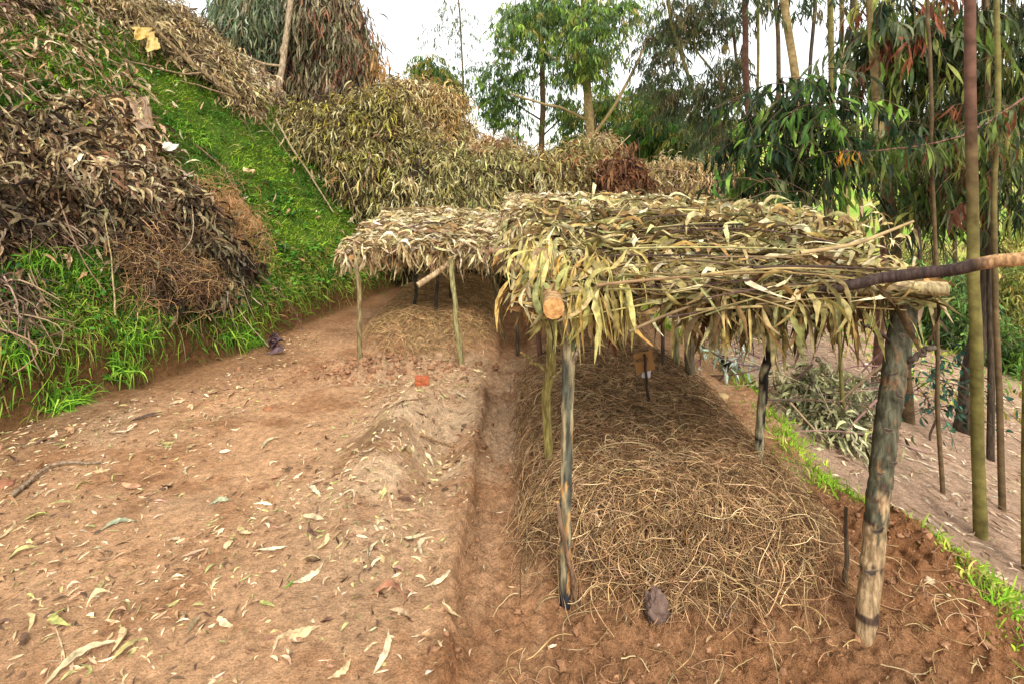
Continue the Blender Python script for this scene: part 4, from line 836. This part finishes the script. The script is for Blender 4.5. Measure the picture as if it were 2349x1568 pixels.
heap('brush_heap', 'small dark red brown clump of dead leaves behind large roof', [(1425, 425, 46, 55, 8.2, .35), (1450, 470, 40, 40, 8.1, .3)], 2600, (.14, .26), (.022, .042), [(.13, .055, .025), (.2, .09, .04), (.08, .035, .02), (.3, .15, .07)], None)
heap('brush_heap', 'light tan brush heap behind the roof on the right', [(1540, 430, 80, 65, 9.6, .6), (1640, 440, 90, 70, 9.8, .7), (1740, 450, 80, 65, 9.9, .6), (1490, 450, 60, 50, 9.2, .4), (1600, 500, 160, 70, 9.4, .6)], 10000, (.09, .17), (.012, .022), [(.50, .35, .16), (.38, .26, .11), (.30, .27, .09), (.58, .46, .27), (.18, .1, .05)], [4, 4, 2, 3, 2])
heap('brush_heap', 'pale dead brush tumbling down the upper bank below sky', [(455, 200, 70, 60, 8.6, .5), (540, 250, 70, 60, 8.8, .5), (400, 130, 60, 45, 8.6, .5), (600, 290, 40, 50, 8.6, .4)], 9000, (.12, .2), (.014, .027), [(.46, .37, .23), (.36, .26, .14), (.56, .48, .32), (.22, .15, .09)], [4, 3, 2, 2])
def slope_heap(label, u, v, ru, rv, n, pal, ht=.28):
    p = gpt(u, v+rv*.6); y = p[1]; heap('brush_heap', label, [(u, v, ru, rv, y, .35)], n, (.07, .14), (.014, .026), pal, None, 12, 'brush heap', .5, 4, .3, 'brush lying on the right slope')
GOL = [(.34, .33, .17), (.44, .42, .24), (.2, .2, .09), (.12, .11, .06)]
slope_heap('spreading grey olive brush on pink slope beyond the spotted post', 1850, 905, 70, 38, 1900, GOL)
slope_heap('lower end of olive brush beside the slim sapling trunk', 1885, 965, 45, 26, 1000, GOL)
slope_heap('narrow pale brush strip left of the thick post', 1975, 880, 34, 40, 900, [(.42, .42, .28), (.5, .5, .36), (.25, .26, .14)])
slope_heap('rounded blue grey leafy shrub on the terrace edge', 1665, 830, 30, 38, 1000, [(.30, .38, .30), (.42, .5, .42), (.16, .22, .15)])

# ================================================================== trees
BK = {'olive': (.20, .18, .055), 'pale': (.34, .26, .12), 'dark': (.06, .045, .03), 'red': (.13, .065, .045), 'grey': (.22, .19, .13), 'brown': (.13, .09, .045)}
def duo(lo, hi, z0, z1):
    def f(V, C):
        m = sstep(z0, z1, V[..., 2]+.5*fbm(V[..., 0]*6, V[..., 2]*2, 2))[..., None]; n = (1+.7*fbm(V[..., 0]*40+V[..., 1]*30, V[..., 2]*5, 3))[..., None]
        return (np.array(lo)*(1-m)+np.array(hi)*m)*n
    return f
def tree(name, label, path, w, lo, hi=None, y=None, top=8.5, crown=None, cn=0, limbs=(), zz=(.6, 2.2), Lr=(.13, .2), Wr=(.02, .03), pal=GREENS, wts=None, tf=12, S=4, group='trees on the right slope', k=44, flare=.25, wtop=.7, bump=.03, thr=-.08, spread=(.14, .12, .16), ext=None, cat='tree', ry=.6, down=1.1, fold=0):
    if y is None: b = gpt(*path[0]); y = b[1]
    else:
        x = (path[0][0]-CU)*y/F; b = np.array([x, y, float(terr(x, y, False))])
    E = empty(name, b, label, cat, group); pts = [b-[0, 0, .15], b]+[uv_at(u, v, y) for u, v in (path[1:])]
    d = pts[-1]-pts[-2]; 
    if pts[-1][2] < top: 
        e = pts[-1]+d/max(d[2], .05)*(top-pts[-1][2])*np.array([.5, .5, 1]); pts.append(e)
    r = .72*w*y/F/2 if y < 8.4 else w*y/F/2; mb = MB(); pts = [pts[0], pts[1]]+[p_+R.randn(3)*[.012, .01, 0]*(y/4) for p_ in pts[2:]]; limb(mb, pts, r*1.05, r*wtop, WHITE, k, 14, bump, .01, colfn=duo(BK[lo], BK[hi or lo], *zz), flare=flare); mb.build('trunk', TRUNK if lo != 'dark' else WOOD, E)
    for (pl, lw, cname) in limbs:
        mb = MB(); limb(mb, [uv_at(u, v, y+dy) for u, v, dy in pl], lw*y/F/2, lw*y/F/4, BK[cname], 18, 8, .05, .02); mb.build('limb', WOOD, E)
    bl = []
    if crown:
        for (u, v, ru, rv) in crown: bl.append((uv_at(u, v, y+R.randn()*ry*.35), (ru*y/F, max(ry, ru*y/F*.5), rv*y/F)))
    if ext:                                                   # crown above the frame
        t = pts[-1]
        for j in range(ext): bl.append((t+R.randn(3)*[.6, .6, .5]-[0, 0, .6+.2*j], (.7, .7, .9)))
        cn = cn+ext*300
    if bl: crown_mesh('crown', E, bl, cn, Lr, Wr, pal, wts, tf, S, spread, thr=thr, down=down, fold=fold)
    return E
DG = [(.07, .11, .03), (.11, .17, .03), (.025, .045, .018), (.24, .27, .06), (.17, .20, .10), (.20, .07, .035)]
tree('eucalyptus_tree', 'straight slim tree nearest on the right, olive below and reddish above', [(2252, 1232), (2243, 900), (2233, 600), (2224, 300), (2222, 0)], 34, 'olive', 'red', zz=(1.0, 2.2), ext=3, flare=.15)
tree('eucalyptus_tree', 'slender tree just right of the nearest slim tree', [(2300, 1172), (2294, 900), (2290, 500), (2288, 100)], 17, 'brown', 'olive', ext=2)
tree('eucalyptus_tree', 'pale olive trunk cut by the right edge of frame', [(2362, 1310), (2360, 900), (2366, 520), (2378, 100)], 30, 'olive', 'grey', ext=2)
tree('eucalyptus_tree', 'very thin brown sapling left of the nearest slim tree', [(2166, 1132), (2150, 900), (2140, 640), (2128, 300)], 12, 'brown', 'brown', top=5.5, ext=1)
tree('eucalyptus_tree', 'thick dark rough trunk leaning right behind the slim trees', [(2215, 990), (2228, 880), (2255, 700), (2270, 520), (2275, 300), (2270, 60)], 48, 'dark', 'brown', wtop=.35, bump=.10, k=70, flare=.5,
     crown=[(2260, 120, 130, 170), (2130, 130, 120, 140), (2330, 230, 90, 200), (2220, 320, 130, 110), (2290, 430, 90, 90), (2100, 250, 90, 100), (2140, 380, 60, 70), (2300, 300, 90, 100)], cn=11500, Lr=(.11, .2), Wr=(.012, .021), pal=DG, wts=[4, 3, 3, 2, 2, 1.4], ry=.9, thr=.0, down=1.7)
tree('eucalyptus_tree', 'dark straight trunk paired beside the slender right tree', [(2275, 1058), (2272, 850), (2268, 600), (2262, 300)], 18, 'dark', 'brown', ext=1)
tree('eucalyptus_tree', 'orange brown trunk left of the mossy trunk', [(2010, 888), (2022, 760), (2032, 620), (2040, 400), (2042, 0)], 25, 'red', 'olive', zz=(.9, 1.5), ext=2)
tree('eucalyptus_tree', 'mossy based tree with pale peeling upper trunk and dark scars', [(2083, 968), (2068, 700), (2040, 420), (2020, 300), (2005, 180), (1992, 0)], 32, 'brown', 'pale', zz=(1.4, 1.9), bump=.06, k=60,
     crown=[(2080, 60, 100, 90), (2160, 450, 60, 60)], cn=1800, pal=DG, ry=.5, down=1.3)
tree('sapling', 'leafy dark sapling rising behind the roof with drooping glossy leaves', [(1937, 998), (1928, 800), (1905, 600), (1892, 480), (1888, 330), (1880, 180)], 13, 'olive', 'grey', top=2.2, wtop=.5,
     crown=[(1880, 250, 110, 90), (1790, 260, 100, 90), (1700, 350, 80, 60), (1900, 360, 110, 70), (1800, 380, 110, 60), (1980, 300, 60, 50), (1730, 420, 60, 50), (1800, 450, 50, 40)], cn=3300, Lr=(.07, .14), Wr=(.015, .028), pal=[(.035, .065, .022), (.06, .13, .02), (.018, .035, .015), (.16, .27, .04), (.09, .11, .045)], wts=[4, 3, 4, 2, 2], ry=.5, thr=.0, S=5, fold=.3,
     limbs=[([(1892, 430, 0), (1800, 330, -.1), (1700, 340, -.2)], 6, 'dark'), ([(1888, 330, 0), (1950, 260, -.1), (2010, 240, -.1)], 5, 'dark'), ([(1890, 300, 0), (1830, 220, .1), (1780, 170, .1)], 5, 'dark')])
tree('sapling', 'tiny crooked sapling with blue green leaf rosettes at right', [(2130, 1010), (2152, 950), (2150, 880), (2148, 800)], 7, 'dark', top=1.1, crown=[(2140, 850, 40, 40), (2110, 900, 40, 25), (2160, 930, 30, 25), (2180, 830, 40, 40)], cn=260, Lr=(.04, .07), Wr=(.018, .03), pal=[(.05, .13, .08), (.08, .2, .12), (.03, .08, .06)], ry=.25, down=.2, wtop=.5, tf=8)
for (pth, w, c1, c2, y, lab) in [([(1858, 0), (1855, 500), (1815, 150), (1800, 0)], 20, 'brown', 'pale', 8.5, 'pale peeling trunk behind the glossy sapling'), ([(1880, 0), (1900, 420), (1905, 150), (1905, 0)], 20, 'brown', 'olive', 8.0, 'olive trunk beside the pale peeling trunk'),
                               ([(1735, 0), (1725, 400), (1712, 150), (1708, 0)], 15, 'brown', 'red', 9.5, 'reddish straight trunk leftmost of the right hand row'), ([(1745, 0), (1742, 400), (1736, 150), (1732, 0)], 7, 'olive', 'olive', 9.5, 'thinnest pole like trunk beside the reddish one'), ([(1790, 0), (1785, 400), (1780, 150), (1780, 0)], 11, 'brown', 'brown', 10, 'narrow brown trunk between the reddish and pale trunks'),
                               ([(1830, 0), (1845, 400), (1858, 150), (1868, 0)], 9, 'dark', 'dark', 9, 'thin dark trunk leaning right among upper trunks'), ([(1925, 0), (1930, 400), (1945, 180), (1952, 0)], 14, 'dark', 'dark', 7.5, 'dark trunk between olive trunk and scarred pale tree'), ([(1960, 0), (1950, 500), (1945, 450), (1940, 300)], 12, 'pale', 'pale', 12, 'short pale trunk in the green field gap')]:
    tree('eucalyptus_tree', lab, pth, w, c1, c2, y=y, top=9, zz=(1.6, 3), ext=2, crown=[(pth[-1][0]+R.randn()*20, -10, 60, 45)], cn=500, pal=[(.06, .10, .03), (.10, .14, .05), (.04, .06, .03), (.16, .14, .06)])
for j, (u, c1, lab) in enumerate([(1980, 'olive', 'faint thin olive stem in the gap right of the glossy sapling'), (2105, 'dark', 'faint thin dark stem behind the thick post top'), (2190, 'brown', 'faint brown stem just left of the nearest slim tree'), (2325, 'olive', 'faint olive stem near right edge')]):
    tree('eucalyptus_tree', lab, [(u, 0), (u+4, 600), (u-8, 300), (u-14, 0)], 9, c1, y=9+j, top=8, ext=1)
MG = [(.14, .22, .04), (.20, .30, .05), (.06, .12, .035), (.30, .38, .07), (.12, .19, .08), (.34, .30, .08)]
tree('eucalyptus_tree', 'big central tree with pale trunk and wide side limbs', [(1352, 0), (1350, 330), (1346, 190), (1342, 60), (1338, -60)], 22, 'brown', 'pale', y=17, top=9, zz=(1.0, 2.2), Lr=(.16, .26), Wr=(.03, .05), S=3, ry=1.6, group='trees beyond the brush', spread=(.2, .2, .2), tf=14, pal=MG, wts=[4, 3, 3, 1.5, 2, .6],
     crown=[(1330, 80, 70, 90), (1400, 60, 60, 80), (1300, 10, 80, 60), (1350, 150, 55, 50), (1210, 60, 70, 70), (1440, 20, 60, 60)], cn=12500, thr=.0,
     limbs=[([(1345, 275, 0), (1290, 248, -.5), (1230, 235, -.8), (1170, 215, -1)], 8, 'pale'), ([(1350, 330, 0), (1400, 260, -.3), (1450, 170, -.5), (1500, 60, -.8)], 9, 'pale'), ([(1350, 345, 0), (1400, 315, .3), (1450, 290, .6)], 8, 'olive'), ([(1345, 200, 0), (1290, 150, .3), (1240, 110, .5)], 9, 'pale'), ([(1345, 190, 0), (1400, 130, .3), (1440, 80, .5)], 7, 'pale')])
tree('eucalyptus_tree', 'tall dark trunked tree left of the big central tree', [(1249, 0), (1247, 350), (1245, 230), (1240, 60), (1238, -60)], 14, 'brown', 'brown', y=19, top=10, Lr=(.16, .26), Wr=(.03, .05), S=3, ry=1.6, group='trees beyond the brush', spread=(.22, .2, .2), tf=14, pal=MG, wts=[3, 3, 5, 1, 3, .6],
     crown=[(1150, 160, 70, 60), (1150, 235, 65, 60), (1250, 60, 80, 110), (1170, 50, 50, 50), (1260, 180, 40, 40), (1180, 300, 40, 30), (1160, 330, 40, 30), (1280, 240, 30, 30)], cn=11000, thr=.02, limbs=[([(1247, 280, 0), (1200, 250, .3), (1150, 220, .6)], 5, 'brown'), ([(1248, 310, 0), (1290, 270, .2), (1310, 230, .4)], 4, 'dark')])
tree('eucalyptus_tree', 'bushy dark tree just behind the big pale trunk', [(1390, 0), (1388, 350), (1390, 280)], 12, 'brown', 'brown', y=22, top=5.2, Lr=(.18, .28), Wr=(.035, .055), S=3, ry=1.5, group='trees beyond the brush', spread=(.22, .2, .2), tf=14, pal=MG, crown=[(1385, 250, 50, 65), (1320, 320, 50, 45), (1400, 330, 60, 40), (1310, 260, 30, 40)], cn=8000)
tree('eucalyptus_tree', 'small round topped yellow green tree standing above tan mound', [(1000, 0), (1000, 300), (1002, 220)], 10, 'brown', y=22, top=4.8, Lr=(.18, .28), Wr=(.035, .055), S=3, ry=1.3, group='trees beyond the brush', spread=(.2, .2, .2), tf=14, pal=[(.10, .19, .03), (.18, .25, .04), (.06, .12, .03), (.3, .24, .05)], crown=[(985, 170, 40, 45), (1030, 210, 38, 60), (1000, 240, 50, 45)], cn=8000, thr=-.2)
tree('eucalyptus_tree', 'spindly nearly bare tree against the white sky', [(1072, 0), (1066, 280), (1058, 150), (1052, -20)], 5, 'brown', y=20, top=7.6, Lr=(.14, .22), Wr=(.025, .04), S=2, ry=.8, group='trees beyond the brush', spread=(.2, .2, .2), tf=8, pal=[(.16, .19, .07), (.10, .13, .05)], crown=[(1060, 120, 50, 110), (1010, 60, 45, 50), (1085, 170, 25, 60), (1040, 20, 45, 35)], cn=1500, thr=.06)
tree('eucalyptus_tree', 'grey green drooping tree right of the centre gap of sky', [(1640, 0), (1640, 400), (1580, 200), (1540, 40), (1530, -60)], 10, 'olive', 'olive', y=13, top=8, Lr=(.15, .24), Wr=(.022, .036), S=3, ry=1.2, group='trees beyond the brush', spread=(.2, .2, .2), tf=14, pal=[(.08, .11, .05), (.12, .15, .06), (.05, .07, .04), (.18, .15, .07)], crown=[(1530, 70, 60, 80), (1510, 160, 40, 60), (1580, 40, 55, 60), (1560, 220, 45, 55), (1650, 40, 50, 60)], cn=7500, thr=.05,
     limbs=[([(1690, 240, 0), (1640, 170, 0), (1600, 120, 0), (1580, 60, 0)], 7, 'olive'), ([(1680, 60, 0), (1690, 150, .1), (1700, 260, .2)], 8, 'brown')])
tree('eucalyptus_tree', 'low full green tree behind the light tan brush heap', [(1500, 0), (1500, 400), (1505, 340)], 14, 'brown', y=18, top=3.6, Lr=(.17, .26), Wr=(.035, .055), S=3, ry=1.5, group='trees beyond the brush', spread=(.22, .2, .2), tf=14, pal=[(.06, .14, .025), (.10, .20, .03), (.04, .09, .03), (.2, .2, .04)], crown=[(1500, 290, 70, 55), (1440, 340, 60, 50), (1540, 350, 60, 50), (1490, 230, 50, 45), (1600, 320, 50, 60)], cn=15000, thr=-.2)
tree('eucalyptus_tree', 'brown tinged sparse tree between tan heap and dark sapling', [(1660, 0), (1660, 420), (1655, 300)], 8, 'brown', y=11, top=3.4, Lr=(.13, .2), Wr=(.02, .03), S=3, ry=.9, group='trees beyond the brush', spread=(.16, .2, .2), tf=12, pal=[(.08, .11, .04), (.16, .14, .05), (.05, .07, .03)], crown=[(1640, 250, 50, 80), (1680, 170, 40, 70), (1620, 330, 40, 60)], cn=4200, thr=0)
# bushes lower down the right slope
for (u, v, ru, rv, y, n, pal, lab) in [(2000, 700, 90, 60, 13, 3600, [(.18, .24, .05), (.36, .34, .08), (.08, .13, .03)], 'olive bush behind the orange brown trunk'), (2160, 700, 90, 110, 9, 5200, [(.10, .20, .05), (.18, .30, .07), (.05, .11, .04)], 'blue green bush seen right of the thick post'),
                                       (2300, 640, 80, 130, 10, 5200, [(.28, .30, .07), (.40, .34, .09), (.14, .18, .04)], 'feathery yellow olive bush beyond the slim trees'), (2320, 850, 60, 100, 8, 3600, [(.10, .22, .04), (.20, .34, .06), (.05, .11, .03)], 'dark green bush at the right edge'), (2120, 560, 80, 70, 14, 3000, [(.24, .18, .06), (.16, .16, .05), (.3, .26, .1)], 'ochre bush in the field beyond'), (1830, 560, 120, 50, 14, 3600, [(.2, .18, .06), (.12, .16, .04), (.28, .22, .08)], 'ochre scrub behind the roof and trunks')]:
    x = (u-CU)*y/F; g = float(terr(x, y, False)); E = empty('bush', (x, y, g), lab, 'bush', 'bushes below the terrace')
    ztop = HC-(v-rv-HV)*y/F; hgt = max(ztop-g, .6); crown_mesh('foliage', E, [((x, y, g+hgt*.5), (ru*y/F, .7, hgt*.52)), ((x+.3, y+.2, g+hgt*.35), (ru*y/F*1.1, .7, hgt*.4))], n, (.10, .18), (.018, .034), pal, None, 12, 3, (.14, .1, .1), down=.5)
    for j in range(4): mb = MB(); limb(mb, [(x+R.randn()*.1, y, g-.1), (x+R.randn()*.3, y, g+hgt*.4), (x+R.randn()*.5, y, g+hgt*.8)], .018, .006, BK['brown'], 10, 6, .05); mb.build('stem', WOOD, E)
# the wilted crown that stands on the bank, with its slanting stem
WT = empty('wilted_tree', gpt(622, 290), 'tall wilted grey green tree with slanting pale stem standing above the bank', 'tree')
wy = 8.6
post('trunk', WT, [uv_at(620, 330, wy), uv_at(628, 260, wy), uv_at(645, 170, wy), uv_at(660, 60, wy), uv_at(672, -40, wy), uv_at(676, -130, wy)], .055, .04, (.40, .32, .22), k=30, cap=False, bump=.03)
post('limb', WT, [uv_at(646, 152, wy-.02), uv_at(610, 148, wy-.05), uv_at(575, 135, wy-.1), uv_at(540, 112, wy-.1)], .022, .012, (.42, .33, .2), k=18, cap=False)
post('limb', WT, [uv_at(640, 190, wy), uv_at(615, 165, wy-.05), uv_at(560, 155, wy-.1), uv_at(520, 140, wy-.1)], .010, .006, (.3, .22, .14), k=14, cap=False)
def wil(spec, n, pal, wts, nm, dep, corek=0):
    bl = [(uv_at(u, v, y), (ru*y/F, ry, rv*y/F)) for (u, v, ru, rv, y, ry) in spec]
    ns = n//10; P, d = shell(bl, ns, .6, -.95, False); tf = 10; pc = pick(pal, ns, wts, .2)
    B = np.repeat(P, tf, 0)+R.randn(ns*tf, 3)*[.08, .07, .12]; cl = np.clip(np.repeat(pc, tf, 0)*(1+R.randn(ns*tf, 1)*.25), .01, .8)
    D = norm(np.repeat(d, tf, 0)*.2+np.array([0, 0, -1.2])+R.randn(ns*tf, 3)*.3); mb = MB()
    V, Q, C = leafset(B, D, U(.16, .28, ns*tf), U(.018, .034, ns*tf), cl, 5, U(0, .3, ns*tf), .12, .9); mb.add(V, Q, C); mb.build(nm, LEAF_DRY, WT)
    if corek:
        for bb in bl: mb = MB(); core(mb, [bb], (.03, .02, .014), corek); mb.build('shade_core', BR_CORE, WT)
wil([(560, 70, 60, 110, 8.9, .5), (610, 20, 60, 80, 8.9, .5), (560, 150, 50, 50, 8.9, .4), (640, 90, 60, 90, 9.2, .5), (560, -10, 60, 60, 9, .4)], 8500, [(.16, .21, .12), (.11, .15, .07), (.24, .27, .17), (.2, .17, .09), (.07, .07, .04)], [4, 4, 2, 2, 1], 'crown', .5)
wil([(740, 60, 100, 110, 9.3, .7), (800, 120, 60, 100, 9.3, .6), (700, 180, 90, 90, 9.4, .6), (790, 210, 80, 60, 9.3, .6), (660, 250, 50, 50, 9.4, .5), (720, -30, 100, 60, 9.4, .6)], 14000, [(.22, .18, .10), (.15, .12, .07), (.3, .27, .16), (.18, .085, .05), (.08, .055, .035), (.15, .16, .08)], [4, 4, 2, 3, 3, 2], 'crown', .5, .78)
wil([(858, 170, 18, 60, 9.2, .3)], 700, [(.4, .2, .07), (.34, .22, .1)], None, 'rust_leaves', .5)
# long drooping twig from the right
HB = empty('hanging_branch', uv_at(2349, 230, 3.3), 'thin purplish branch sweeping in from the right edge over leaves', 'branch')
q = [uv_at(2500, 140, 3.2), uv_at(2349, 228, 3.2), uv_at(2240, 300, 3.2), uv_at(2130, 335, 3.2), uv_at(2030, 345, 3.25), uv_at(1965, 352, 3.3), uv_at(1938, 348, 3.3)]
post('twig', HB, q, .008, .003, (.22, .11, .09), k=40, cap=False)
mb = MB(); qq = resample(q, 90); B = np.repeat(qq[10:], 4, 0)+R.randn(320, 3)*[.02, .03, .01]; n = len(B)
V, Q, C = leafset(B, np.stack([R.randn(n)*.35, R.randn(n)*.3, -np.ones(n)], 1), U(.09, .18, n), U(.012, .022, n), pick(DG+[(.14, .18, .06), (.2, .22, .08)], n), 6, .2, .12, .8, fold=.3); mb.add(V, Q, C)
n = 22; B = np.tile(uv_at(1940, 350, 3.3), (n, 1))+R.randn(n, 3)*[.03, .03, .01]; V, Q, C = leafset(B, np.stack([R.randn(n)*.4, R.randn(n)*.3, -np.ones(n)], 1), U(.06, .1, n), U(.008, .014, n), pick([(.6, .36, .04), (.5, .14, .04)], n), 6, .2, .2, .8); mb.add(V, Q, C)
mb.build('leaves', LEAF_GREEN, HB)
# dark withered plant leaf by the bank foot
wp = gpt(632, 800); mb = MB(); n = 14; V, Q, C = leafset(np.tile(wp, (n, 1))+R.randn(n, 3)*[.04, .04, .02]+[0, 0, .08], R.randn(n, 3)*[.6, .6, .8], U(.08, .16, n), U(.03, .06, n), pick([(.10, .06, .06), (.15, .1, .1), (.06, .04, .04)], n), 8, .5, .3, 2.0, fold=.6); mb.add(V, Q, C)
tag(mb.build('withered_leaves', LEAF_DRY), 'dark purple withered leaf bunch fallen at the bank foot', 'dead plant')
